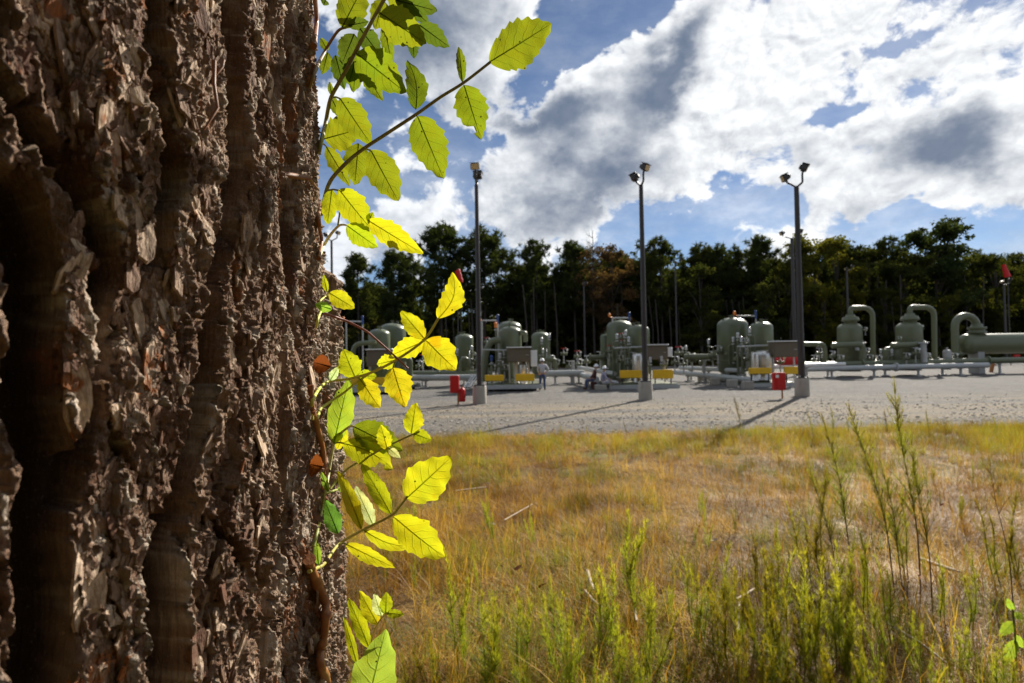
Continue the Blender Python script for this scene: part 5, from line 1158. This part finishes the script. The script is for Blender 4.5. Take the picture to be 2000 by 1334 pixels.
for i in range(16):      # trees hidden by the big trunk, seen from a step aside
    tree('pine', rnd.uniform(-200, 640), rnd.uniform(450, 520), rnd.uniform(92, 106), 'pine in the treeline hidden behind the close trunk', F_pine, 'pines behind the close trunk')
for i in range(44):
    px = rnd.uniform(850, 2040); d = rnd.uniform(84, 94); b = at(px, 700, d); h = rnd.uniform(9, 14)
    m = MB(); m.tube([(0, 0, 0), (rnd.uniform(-.2, .2), 0, h * .5), (rnd.uniform(-.5, .5), 0, h)], [.14, .11, .07], 7); o = m.build('tree_stem', M['trunk'], None, (0, 0, 0)); o.location = (b.x, b.y, -.05)
    put(o, 'bare straight tree stem in the forest shade ' + zone(px), 'tree', 'bare stems in the forest edge')
rs = np.random.RandomState(5)
def mass(name, n, x0, x1, y0, y1, zf, size, mt, per=12, leaf=.34):
    x = rs.uniform(x0, x1, n); y = rs.uniform(y0, y1, n); z = zf(x) * rs.uniform(0, 1, n) ** .8
    v, f = leaves_(np.stack([x, y, z], 1), np.full(n, size), per, rs, leaf)
    o = link_mesh(name, tri_mesh(name, v, f, mt)); put(o, kind='stuff'); return o
zprof = lambda x: (8.0 + 1.8 * np.sin(x * .21) + 1.5 * np.sin(x * .53 + 1)) * np.where(x < 5, .8, 1.5)
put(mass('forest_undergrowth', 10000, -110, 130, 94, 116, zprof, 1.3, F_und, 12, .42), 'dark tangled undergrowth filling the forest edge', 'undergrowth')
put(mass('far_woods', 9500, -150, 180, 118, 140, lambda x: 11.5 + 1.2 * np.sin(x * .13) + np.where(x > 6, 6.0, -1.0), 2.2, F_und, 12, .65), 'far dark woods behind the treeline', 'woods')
put(mass('edge_brush', 1500, -60, 110, 84, 92, lambda x: 1.2 + .8 * np.sin(x * .5), .9, F_oak, 12, .25), 'low green brush along the far edge of the gravel', 'brush')

# the woods the camera stands at the edge of, and the close pine's own crown
put(mass('near_woods', 9000, -34, 30, -26, -5, lambda x: 15 + 2 * np.sin(x * .4), 1.4, F_und, 12, .30), 'dark woods standing behind the viewpoint at the edge of the field', 'woods')
rs = np.random.RandomState(9); a_ = rs.uniform(0, 6.283, 420); r_ = 4.6 * np.sqrt(rs.uniform(.02, 1, 420)); zc_ = rs.uniform(10.5, 19, 420)
r_ = r_ * np.sin(np.pi * np.clip((zc_ - 9.5) / 10.5, .1, .95)) ** .6
v_, f_ = needles(np.stack([r_ * np.cos(a_), r_ * np.sin(a_), zc_ - .4], 1), rs.uniform(.6, 1.0, 420), 30, rs, .25, .06)
cr_ = link_mesh('crown', tri_mesh('crown', v_, f_, F_pine), pine)
# ------------------------------------------------------------------ grass
def grass_mat(name, c0, c1, c2, trans, tint=1.3):
    m, k, out = mat(name); p = k.node('ShaderNodeNewGeometry').outputs['Position']; r = k.node('ShaderNodeObjectInfo').outputs['Random']
    uv = k.node('ShaderNodeAttribute', attribute_name='hue').outputs['Fac']
    c = k.mix(r, c0, c1); c = k.mix(k.ss(uv, .3, 1.0, 0, .8), c, c2); c = k.mix(k.ss(k.noise(p, .8, 5, .65), .42, .62), c, k.mix(1.0, c, (.50, .37, .17), 'MULTIPLY'))
    b1 = k.node('ShaderNodeBsdfPrincipled'); k.put(b1.inputs['Base Color'], c); b1.inputs['Roughness'].default_value = .55; b1.inputs['Specular IOR Level'].default_value = .3
    b2 = k.node('ShaderNodeBsdfTranslucent'); k.put(b2.inputs[0], k.mix(1.0, c, (tint, tint, .75), 'MULTIPLY'))
    mx_ = k.node('ShaderNodeMixShader'); mx_.inputs[0].default_value = trans; k.l.new(b1.outputs[0], mx_.inputs[1]); k.l.new(b2.outputs[0], mx_.inputs[2]); k.l.new(mx_.outputs[0], out.inputs[0]); return m
G_dry = grass_mat('dry_straw', (.44, .245, .024), (.68, .45, .08), (.20, .09, .015), .45, 1.2)
G_gre = grass_mat('green_grass_blade', (.12, .16, .018), (.22, .24, .025), (.36, .30, .04), .48)
G_yel = grass_mat('yellow_green_grass_blade', (.30, .30, .03), (.38, .34, .04), (.40, .26, .06), .45)
def tuft(name, seed, n, L0, L1, spread, upright, width, mt, drop=.6):
    rs = np.random.RandomState(seed); V = []; Fc = []; hue = []
    for i in range(n):
        a = rs.uniform(0, 6.28); r = spread * math.sqrt(rs.uniform(0, 1)); b = np.array([r * math.cos(a), r * math.sin(a), -.01]); L = rs.uniform(L0, L1)
        az = rs.uniform(0, 6.28); el = math.radians(np.clip(rs.normal(upright, 22), 4, 89)); d = np.array([math.cos(az) * math.cos(el), math.sin(az) * math.cos(el), math.sin(el)])
        sd = np.array([-math.sin(az), math.cos(az), 0]) * width * rs.uniform(.6, 1.4); h = rs.uniform(0, 1); k0 = len(V); p = b.copy(); dd = d.copy()
        for j in range(4):
            w = (1, .9, .6, .08)[j]; V += [p - sd * w * .5, p + sd * w * .5]; hue += [h, h]
            p = p + dd * L / 3; dd = dd + np.array([rs.normal() * .16, rs.normal() * .16, -drop * .42 * rs.uniform(.5, 1.4)]); dd /= np.linalg.norm(dd)
            if p[2] < .004: p[2] = .004 + .01 * rs.uniform()
        for j in range(3): Fc.append((k0 + 2 * j, k0 + 2 * j + 1, k0 + 2 * j + 3, k0 + 2 * j + 2))
    me = tri_mesh(name, np.array(V), np.array(Fc), mt, True); at2 = me.attributes.new('hue', 'FLOAT', 'POINT'); at2.data.foreach_set('value', np.array(hue, np.float32)); return me
def scatter(name, x0, x1, y0, y1, step, densf, meshes, smin, smax, label, cat, seed=0, zf=None):
    """one ground-hugging object whose blades are scattered by geometry nodes"""
    nx, ny = int((x1 - x0) / step), int((y1 - y0) / step); X, Y = np.meshgrid(np.linspace(x0, x1, nx), np.linspace(y0, y1, ny))
    me = grid_mesh(name, X, Y, terrain(X, Y) if zf is None else zf(X, Y)); at2 = me.attributes.new('dens', 'FLOAT', 'POINT')
    inv = (np.abs(X) < (Y * 1.02 + 1.6)) & (X > -Y * .50 - .8)
    at2.data.foreach_set('value', (densf(X, Y) * inv).astype(np.float32).ravel())
    o = link_mesh(name, me); put(o, label, cat, kind='stuff')
    col = bpy.data.collections.new(name + '_source')
    for i, s in enumerate(meshes): col.objects.link(bpy.data.objects.new(f'{name}_tuft', s))
    ng = bpy.data.node_groups.new(name, 'GeometryNodeTree'); ng.interface.new_socket('Geometry', in_out='INPUT', socket_type='NodeSocketGeometry'); ng.interface.new_socket('Geometry', in_out='OUTPUT', socket_type='NodeSocketGeometry')
    N, L = ng.nodes, ng.links; gi, go = N.new('NodeGroupInput'), N.new('NodeGroupOutput')
    na = N.new('GeometryNodeInputNamedAttribute'); na.data_type = 'FLOAT'; na.inputs['Name'].default_value = 'dens'
    dp = N.new('GeometryNodeDistributePointsOnFaces'); L.new(gi.outputs[0], dp.inputs['Mesh']); L.new(na.outputs[0], dp.inputs['Density']); dp.inputs['Seed'].default_value = seed
    ci = N.new('GeometryNodeCollectionInfo'); ci.inputs['Collection'].default_value = col; ci.inputs['Separate Children'].default_value = True; ci.inputs['Reset Children'].default_value = True
    rv = N.new('FunctionNodeRandomValue'); rv.data_type = 'FLOAT_VECTOR'; rv.inputs[0].default_value = (-.12, -.12, 0); rv.inputs[1].default_value = (.12, .12, 6.283)
    rsn = N.new('FunctionNodeRandomValue'); rsn.data_type = 'FLOAT'; rsn.inputs[2].default_value = smin; rsn.inputs[3].default_value = smax; rsn.inputs['Seed'].default_value = 3
    ip = N.new('GeometryNodeInstanceOnPoints'); L.new(dp.outputs['Points'], ip.inputs['Points']); L.new(ci.outputs[0], ip.inputs['Instance']); ip.inputs['Pick Instance'].default_value = True; L.new(rv.outputs[0], ip.inputs['Rotation']); L.new(rsn.outputs[1], ip.inputs['Scale'])
    L.new(ip.outputs[0], go.inputs[0]); o.modifiers.new('scatter', 'NODES').node_group = ng; return o
patchn = lambda X, Y, s, sd: fbm(X * s, Y * s, sd, 4)
edge_ = lambda X, Y: 1 - sstep(14.7, 15.5, Y + .35 * fbm(X * .6, Y * 0 + 3, 4, 4) + .012 * X)
scatter('dry_grass', -5, 17.5, 1.6, 15.8, .16, lambda X, Y: np.where(Y < 8, 85, 48) * edge_(X, Y) * np.clip(.80 + 1.7 * patchn(X, Y, .9, 31), .28, 1.6),
        [tuft('straw', 1, 46, .10, .25, .10, 20, .0032, G_dry), tuft('straw', 2, 48, .08, .24, .13, 13, .0032, G_dry), tuft('straw', 3, 30, .14, .32, .08, 42, .0028, G_dry), tuft('straw', 4, 54, .06, .22, .15, 8, .0036, G_dry)], .7, 1.35, 'dry golden brown bent grass covering the field', 'grass', 1)
scatter('green_grass', -5, 17.5, 1.6, 15.8, .16, lambda X, Y: 46 * edge_(X, Y) * np.clip(.16 + 2.2 * patchn(X, Y, .6, 33) + 1.1 * (1 - sstep(2.6, 5.6, Y)) + .25 * sstep(4, 12, X), 0, 1.8),
        [tuft('blade', 5, 34, .10, .28, .07, 60, .0032, G_gre), tuft('blade', 6, 30, .08, .20, .09, 45, .0036, G_gre)], .7, 1.3, 'green grass growing in patches through the dry grass', 'grass', 2)
scatter('yellow_grass', -5, 17.5, 9.5, 15.8, .16, lambda X, Y: 40 * edge_(X, Y) * np.clip(.08 + 1.6 * patchn(X, Y, .5, 37) + .9 * sstep(4, 12, X) , 0, 1.4) * sstep(9.5, 12, Y),
        [tuft('yellow_blade', 7, 36, .12, .34, .09, 62, .0040, G_yel), tuft('yellow_blade', 8, 36, .10, .26, .09, 48, .0040, G_yel)], .8, 1.4, 'bright yellow green grass along the gravel edge', 'grass', 3)

scatter('dead_stalks', -5, 17.5, 2.2, 13, .16, lambda X, Y: 5.0 * np.clip(.3 + 1.8 * patchn(X, Y, .7, 39), 0, 1.4),
        [tuft('dead_stalk', 11, 5, .25, .52, .10, 58, .0040, G_dry, .25), tuft('dead_stalk', 12, 7, .20, .42, .14, 26, .0050, G_dry, .3)], .8, 1.3, 'broken dead stalks standing and lying in the dry grass', 'grass', 4)
# loose stones on the gravel
st_m, k, out = mat('loose_grey_stone'); rr_ = k.node('ShaderNodeObjectInfo').outputs['Random']
principled(k, out, k.mix(rr_, (.10, .094, .086), (.48, .445, .39)), .9, 0, None, .25)
stones = []
for i in range(4):
    bm = bmesh.new(); bmesh.ops.create_icosphere(bm, subdivisions=1, radius=.034); r = random.Random(i)
    for v_ in bm.verts: v_.co *= r.uniform(.65, 1.25); v_.co.z *= .65
    me = bpy.data.meshes.new('stone'); bm.to_mesh(me); bm.free(); me.materials.append(st_m); stones.append(me)
scatter('gravel_stones', -9, 22, 14.6, 27, .25, lambda X, Y: 34 * (1 - sstep(15, 27, Y)) * np.clip(.45 + 1.6 * fbm(X * .35, Y * 1.1, 44, 4), .04, 1.4) * sstep(14.6, 15.2, Y + .012 * X), stones, .5, 1.7, 'loose grey stones strewn over the front of the gravel yard', 'stones', 5, lambda X, Y: np.where(Y > 15.2, .012, -.02))
# ------------------------------------------------------------------ tall weeds
W_st = worn('reddish_weed_stem', (.10, .045, .022), .6, scale=20); W_gs = worn('green_weed_stem', (.12, .13, .03), .6, scale=20)
G_weed = grass_mat('feathery_weed_leaf', (.20, .26, .020), (.33, .37, .03), (.46, .42, .04), .64); G_wy = grass_mat('pale_feathery_weed_leaf', (.24, .29, .035), (.32, .34, .05), (.40, .36, .06), .5)
def weed_variant(seed, H, start, n, L, ang, mt, branches=0, stem_mt=None, w=.0022, r=.004, stems=1):
    rs = np.random.RandomState(seed); m = MB(); roots = []
    for k_ in range(stems):
        Hk = H * (1 if k_ == 0 else rs.uniform(.55, .92)); bend = rs.uniform(-.10, .10, 2); off = rs.normal(size=2) * (.0 if k_ == 0 else .035); ln = rs.normal(size=2) * (.0 if k_ == 0 else .10)
        ax = lambda t: Vector((off[0] + ln[0] * t * Hk + bend[0] * t * t * Hk + .016 * math.sin(7 * t + seed), off[1] + ln[1] * t * Hk + bend[1] * t * t * Hk, Hk * t))
        m.tube([ax(t) for t in np.linspace(0, 1, 9)], [r * (1 - .82 * t) for t in np.linspace(0, 1, 9)], 6)
        for i in range(n // stems):
            t = start + (1 - start) * rs.uniform(0, 1) ** .9; roots.append((ax(t), t, rs.uniform(.35, 1.1)))
        for b in range(branches // stems):
            t = rs.uniform(start * .9, .94); o = ax(t); a = rs.uniform(0, 6.28); l = Hk * rs.uniform(.12, .26) * (1.25 - t); e = o + Vector((math.cos(a) * l * .6, math.sin(a) * l * .6, l * rs.uniform(.6, 1.1))); m.tube([o, o.lerp(e, .5) + Vector((0, 0, .01)), e], [.0013, .001, .0005], 4, False)
            for j in range(20): roots.append((o.lerp(e, rs.uniform(.1, 1)), t, rs.uniform(.3, .6)))
    V = []; Fc = []; hue = []
    for (p, t, sc_) in roots:
        a = rs.uniform(0, 6.28); el = math.radians(rs.normal(ang, 20)); tt = (t - start) / (1 - start); l = L * rs.uniform(.5, 1.25) * sc_ * (.55 + .75 * math.sin(math.pi * min(1, max(.08, .15 + .85 * tt))))
        d = np.array([math.cos(a) * math.cos(el), math.sin(a) * math.cos(el), math.sin(el)]); s = np.array([-math.sin(a), math.cos(a), 0]) * w * .5; p = np.array(p); k0 = len(V)
        q = p + d * l * .55; e = q + (d + np.array([rs.normal() * .3, rs.normal() * .3, .3])) * l * .42; V += [p - s, p + s, q + s, q - s, e]; hue += [t] * 5; Fc += [(k0, k0 + 1, k0 + 2), (k0, k0 + 2, k0 + 3), (k0 + 3, k0 + 2, k0 + 4)]
    f = tri_mesh('foliage', np.array(V), np.array(Fc), mt); at2 = f.attributes.new('hue', 'FLOAT', 'POINT'); at2.data.foreach_set('value', np.array(hue, np.float32))
    me = bpy.data.meshes.new('stem'); me.from_pydata(m.v, [], m.f); me.polygons.foreach_set('use_smooth', m.sm); me.materials.append(stem_mt or W_st); me.update(); return me, f, H
WV = {'lush': [weed_variant(i, .6, .05, 620, .085, 56, G_weed, 26, W_gs, .0028, .003, 3) for i in (1, 2, 3, 4, 5)], 'tall': [weed_variant(10 + i, 1.0, .34, 260, .065, 50, G_wy, 46, W_st, .0026, .005) for i in range(3)],
      'column': [weed_variant(20 + i, .8, .18, 600, .085, 56, G_weed, 22, W_st, .0028, .004, 2) for i in range(4)], 'brown': [weed_variant(30, 1.0, .75, 26, .05, 40, G_dry, 5, W_st)]}
wc_ = {}
def weed(kind, bx, by, tx, ty, label, group, wide=1.0, d=None):
    if d is None: g, d = ground_at(bx, by)
    else: g = at(bx, by, d); g.z = th(g.x, g.y)
    t = at(tx, ty, d); i = wc_.get(kind, 0); wc_[kind] = i + 1; st_, fo, H = WV[kind][i % len(WV[kind])]
    ax = t - g; s = ax.length / H; v = empty('weed_plant', g, label, 'weed', group); v.rotation_mode = 'QUATERNION'
    v.rotation_quaternion = ax.to_track_quat('Z', 'Y') ; v.scale = (s * wide, s * wide, s); link_mesh('stem', st_, v); link_mesh('foliage', fo, v); return v
TW = 'tall feathery weeds at the right'
for a in [('tall', 1672, 1135, 1620, 800, 'tall reddish stemmed feathery weed, leftmost of the tall ones before the gravel'), ('tall', 1752, 1165, 1700, 790, 'tall dark stemmed feathery weed in the middle of the tall ones'), ('tall', 1800, 1140, 1752, 745, 'tallest feathery weed whose pale tip reaches over the gravel yard'),
  ('tall', 1770, 1180, 1728, 880, 'lower feathery weed between the two tallest ones'), ('brown', 1988, 1230, 1934, 900, 'thin dark bare weed stem near the right picture edge'), ('column', 1612, 1160, 1592, 930, 'slim green columnar weed left of the reddish tall stem'),
  ('column', 1580, 1180, 1553, 985, 'bushy green columnar weed with drooping tip left of the tall stems'), ('column', 1702, 1230, 1690, 1035, 'narrow dark green weed spire below the tall middle stems'), ('column', 1778, 1140, 1750, 960, 'green weed leaning beside the tallest stem'),
  ('lush', 1232, 1215, 1230, 1000, 'bright green weed spire standing alone in the mid field'), ('column', 1985, 1130, 1968, 960, 'green feathery weed by the right picture edge'), ('column', 1945, 1160, 1925, 980, 'thin green weed left of the bare dark stem'),
  ('column', 1486, 1190, 1476, 1040, 'leaning green weed at the left end of the right hand weeds'), ('column', 1520, 1230, 1508, 1020, 'full green weed left of the bushy columnar one'), ('tall', 1640, 1170, 1606, 900, 'pale feathery weed just left of the reddish stem'), ('column', 1662, 1240, 1652, 1060, 'stout green weed below the reddish stemmed weed'),
  ('tall', 1822, 1170, 1784, 850, 'pale feathery weed just right of the tallest one'), ('column', 1740, 1270, 1728, 1090, 'bushy green weed at the foot of the tall dark stem'), ('column', 1850, 1240, 1842, 1090, 'short bushy weed right of the tallest one'), ('column', 1905, 1260, 1896, 1080, 'green bushy weed between the pale stick and right edge'),
  ('column', 1420, 1220, 1412, 1060, 'green weed standing left of all the tall weeds'), ('column', 1352, 1240, 1346, 1090, 'green weed right of the bright mid field spire')]: weed(*a, TW, .8 if a[0] == 'tall' else 1.0)
def field_zone(px, py):
    a = 'below the vine leaves' if px < 900 else 'below the first light pole' if px < 1100 else 'below the middle light pole' if px < 1400 else 'left of the tall weeds' if px < 1600 else 'among the tall weeds' if px < 1830 else 'right of the tall weeds'
    return a + (', far out towards the gravel' if py < 1010 else ', half way out' if py < 1120 else ', close by')
def near_zone(px):
    for lim, t in [(820, 'nearest the big low vine leaf'), (930, 'in the clump right of the low vine leaf'), (985, 'in the pair left of the near field centre'), (1060, 'alone in the grass left of the rust red leaf'), (1150, 'in the row just left of the broken white stick'), (1225, 'under the broken white stick'), (1290, 'at the foot of the bright spire'), (1350, 'low between the two middle clumps'), (1410, 'in the slim pair left of the big clump'), (1500, 'on the left flank of the big clump'), (1560, 'in the middle of the big clump'), (1625, 'under the columnar weeds'), (1690, 'on the right flank of the big clump'), (1740, 'just right of the big clump')]:
        if px < lim: return t
    return 'in the sparse grass below the long pale stick'
LW = 'lush short feathery weeds in the foreground'
LL = 'short lush green feathery weed in the near grass'
for bx, by, tx, ty in [(900, 1310, 888, 1080), (945, 1350, 930, 1170), (965, 1360, 955, 1190), (1082, 1290, 1078, 1118), (1108, 1330, 1100, 1160), (1130, 1370, 1126, 1180), (1195, 1290, 1186, 1105), (1205, 1350, 1198, 1160), (1262, 1290, 1258, 1140), (1275, 1330, 1268, 1170), (1384, 1270, 1378, 1105), (1400, 1330, 1392, 1150), (1330, 1370, 1326, 1230), (1480, 1300, 1462, 1130), (1510, 1340, 1498, 1160), (1530, 1280, 1515, 1080), (1548, 1360, 1540, 1180), (1575, 1310, 1562, 1100), (1600, 1370, 1590, 1180), (1612, 1300, 1604, 1110), (1640, 1340, 1632, 1130), (1655, 1280, 1645, 1090), (1680, 1400, 1672, 1230), (1715, 1330, 1700, 1160), (1490, 1400, 1478, 1230), (1525, 1410, 1518, 1240), (1450, 1390, 1440, 1220), (1565, 1420, 1560, 1260), (1630, 1420, 1622, 1250), (860, 1380, 850, 1210), (1020, 1390, 1012, 1230), (1010, 1320, 1004, 1160), (1830, 1390, 1820, 1240), (1960, 1400, 1950, 1250), (1790, 1320, 1786, 1180), (800, 1400, 792, 1260), (1240, 1400, 1232, 1270), (1160, 1410, 1152, 1270), (750, 1410, 745, 1290), (1436, 1300, 1428, 1110), (1710, 1410, 1700, 1270), (1885, 1330, 1876, 1190)]:
    weed('lush', bx + rnd.uniform(-14, 14), by, tx + rnd.uniform(-22, 16), ty + rnd.uniform(-30, 35), 'short lush green feathery weed ' + near_zone(bx), LW, rnd.uniform(.75, 1.1))
MW = 'slim weeds scattered through the field'
for i in range(56):
    px = rnd.uniform(700, 1990) if i < 30 else rnd.uniform(1420, 1995); py = rnd.uniform(930, 1240); h = rnd.uniform(40, 110) * (py - 640) / 500
    weed(rnd.choice(['column', 'lush']), px, py, px - rnd.uniform(-4, 12), py - h, 'slim green weed sprig ' + field_zone(px, py), MW, .8)
EW = 'weed sprigs on the gravel edge'
for px, py, ty in [(1630, 862, 790), (1590, 860, 805), (1735, 862, 800), (1660, 858, 812), (1448, 852, 775), (1516, 858, 812), (1100, 850, 826), (1226, 850, 824), (1150, 852, 830), (960, 852, 818), (760, 862, 830), (1816, 856, 800), (1850, 858, 822), (1950, 852, 812)]:
    weed('tall', px, py + 6, px - 6, ty, 'pale thin weed sprig rising at the front edge of the gravel', EW, .8)
# broad leaved sprig at the right edge
g, d = ground_at(1985, 1330); O = g; v = empty('leafy_sprig', O, 'small sprig with broad yellow green leaves at the bottom right corner', 'plant')
def at_(px, py, dd): return at(px, py, dd) - O
o = MB().tube([Vector((0, 0, 0)), at_(1984, 1260, d), at_(1978, 1190, d)], .004, 6).build('stem', W_gs, v)
for i, (b_, t_, w_) in enumerate([((1984, 1250), (1962, 1300), 22), ((1980, 1215), (1952, 1242), 20), ((1984, 1240), (1998, 1268), 16), ((1978, 1192), (1968, 1170), 14), ((1980, 1205), (1999, 1200), 16)]):
    q = leaf(v, b_, t_, w_, (.30, .42, .04), d=d, seed=200 + i); q.location = vine_org - O
# dead twigs, pale leaves on the ground
M['twig'] = worn('bleached_twig', (.42, .34, .25), .8, scale=12, damt=.4); M['dleaf'] = worn('fallen_brown_leaf', (.30, .09, .03), .7, scale=12); M['pleaf'] = worn('bleached_fallen_leaf', (.36, .28, .19), .7, scale=12)
def ground_twig(pts, r, label, lift=.05):
    P = []
    for px, py in pts: g, d = ground_at(px, py); P.append(g + Vector((0, 0, lift)))
    put(MB().tube(P, [r, r * .9] + [r * .5] * (len(P) - 2), 7).build('fallen_twig', M['twig'], None, P[0]), label, 'twig')
ground_twig([(1148, 1140), (1156, 1170), (1160, 1180)], .014, 'short pale broken stick standing in the mid field grass', .09)
ground_twig([(1142, 1178), (1160, 1200), (1178, 1214)], .010, 'pale twig lying below the short broken stick', .08)
ground_twig([(1800, 1115), (1850, 1135), (1875, 1143)], .014, 'long pale stick lying behind the tall weeds at right', .09)
ground_twig([(1238, 1200), (1244, 1245)], .008, 'thin white stalk beside the bright green weed spire', .09)
ground_twig([(1440, 1205), (1475, 1182)], .010, 'pale bent stick left of the lush weed clump', .1)
ground_twig([(1442, 1270), (1446, 1210)], .008, 'upright pale straw stalk left of the lush weed clump', .1)
ground_twig([(1735, 1240), (1800, 1280), (1850, 1320)], .008, 'grey twig lying at lower right below the tall weeds', .06)
ground_twig([(890, 976), (950, 968)], .007, 'thin pale straw lying near the lowest big yellow leaves', .12)
ground_twig([(985, 1040), (1040, 1005)], .006, 'thin pale stalk slanting in the field left of centre', .12)
lm = []
for i in range(3):
    m = MB(); r = random.Random(i); n = 7
    vs = [(0, 0, .01)] + [((.045 + r.uniform(-.012, .012)) * math.cos(a * 6.283 / n) * 1.4, (.03 + r.uniform(-.01, .01)) * math.sin(a * 6.283 / n), r.uniform(.0, .03)) for a in range(n)]
    m.add(vs, [(0, a + 1, (a + 1) % n + 1) for a in range(n)]); o = m.build('fallen_leaf', M['dleaf']); lm.append(o.data); bpy.data.objects.remove(o)
for i, (px, py, mt, lab) in enumerate([(1012, 1146, 'dleaf', 'rust red fallen leaf in the grass below the lowest big yellow leaf'), (1840, 1010, 'dleaf', 'orange fallen leaf right of the tall weeds'), (1794, 1165, 'dleaf', 'dark red fallen leaf at the foot of the tallest weed'), (1952, 1165, 'pleaf', 'bleached curled leaf near the right picture edge'), (1894, 955, 'pleaf', 'pale dried leaf in the far right grass'), (1395, 1085, 'pleaf', 'pale dried leaf in the mid field grass'), (962, 1050, 'pleaf', 'small white dry leaf in the grass left of centre'), (1060, 1185, 'dleaf', 'brown curled leaf lying near the foreground weeds'), (940, 1302, 'dleaf', 'orange fallen leaf low in the near grass'), (1620, 1165, 'pleaf', 'pale leaf beneath the columnar weeds'), (1320, 1005, 'pleaf', 'tiny pale dry leaf right of mid field')]):
    g, d = ground_at(px, py); o = link_mesh('fallen_leaf', lm[i % 3]); o.location = g + Vector((0, 0, .13)); o.rotation_euler = (rnd.uniform(.2, 1.1), rnd.uniform(-.7, .7), rnd.uniform(0, 6)); o.scale = (.5,) * 3
    o.material_slots[0].link = 'OBJECT'; o.material_slots[0].material = M[mt]; put(o, lab, 'fallen leaf')
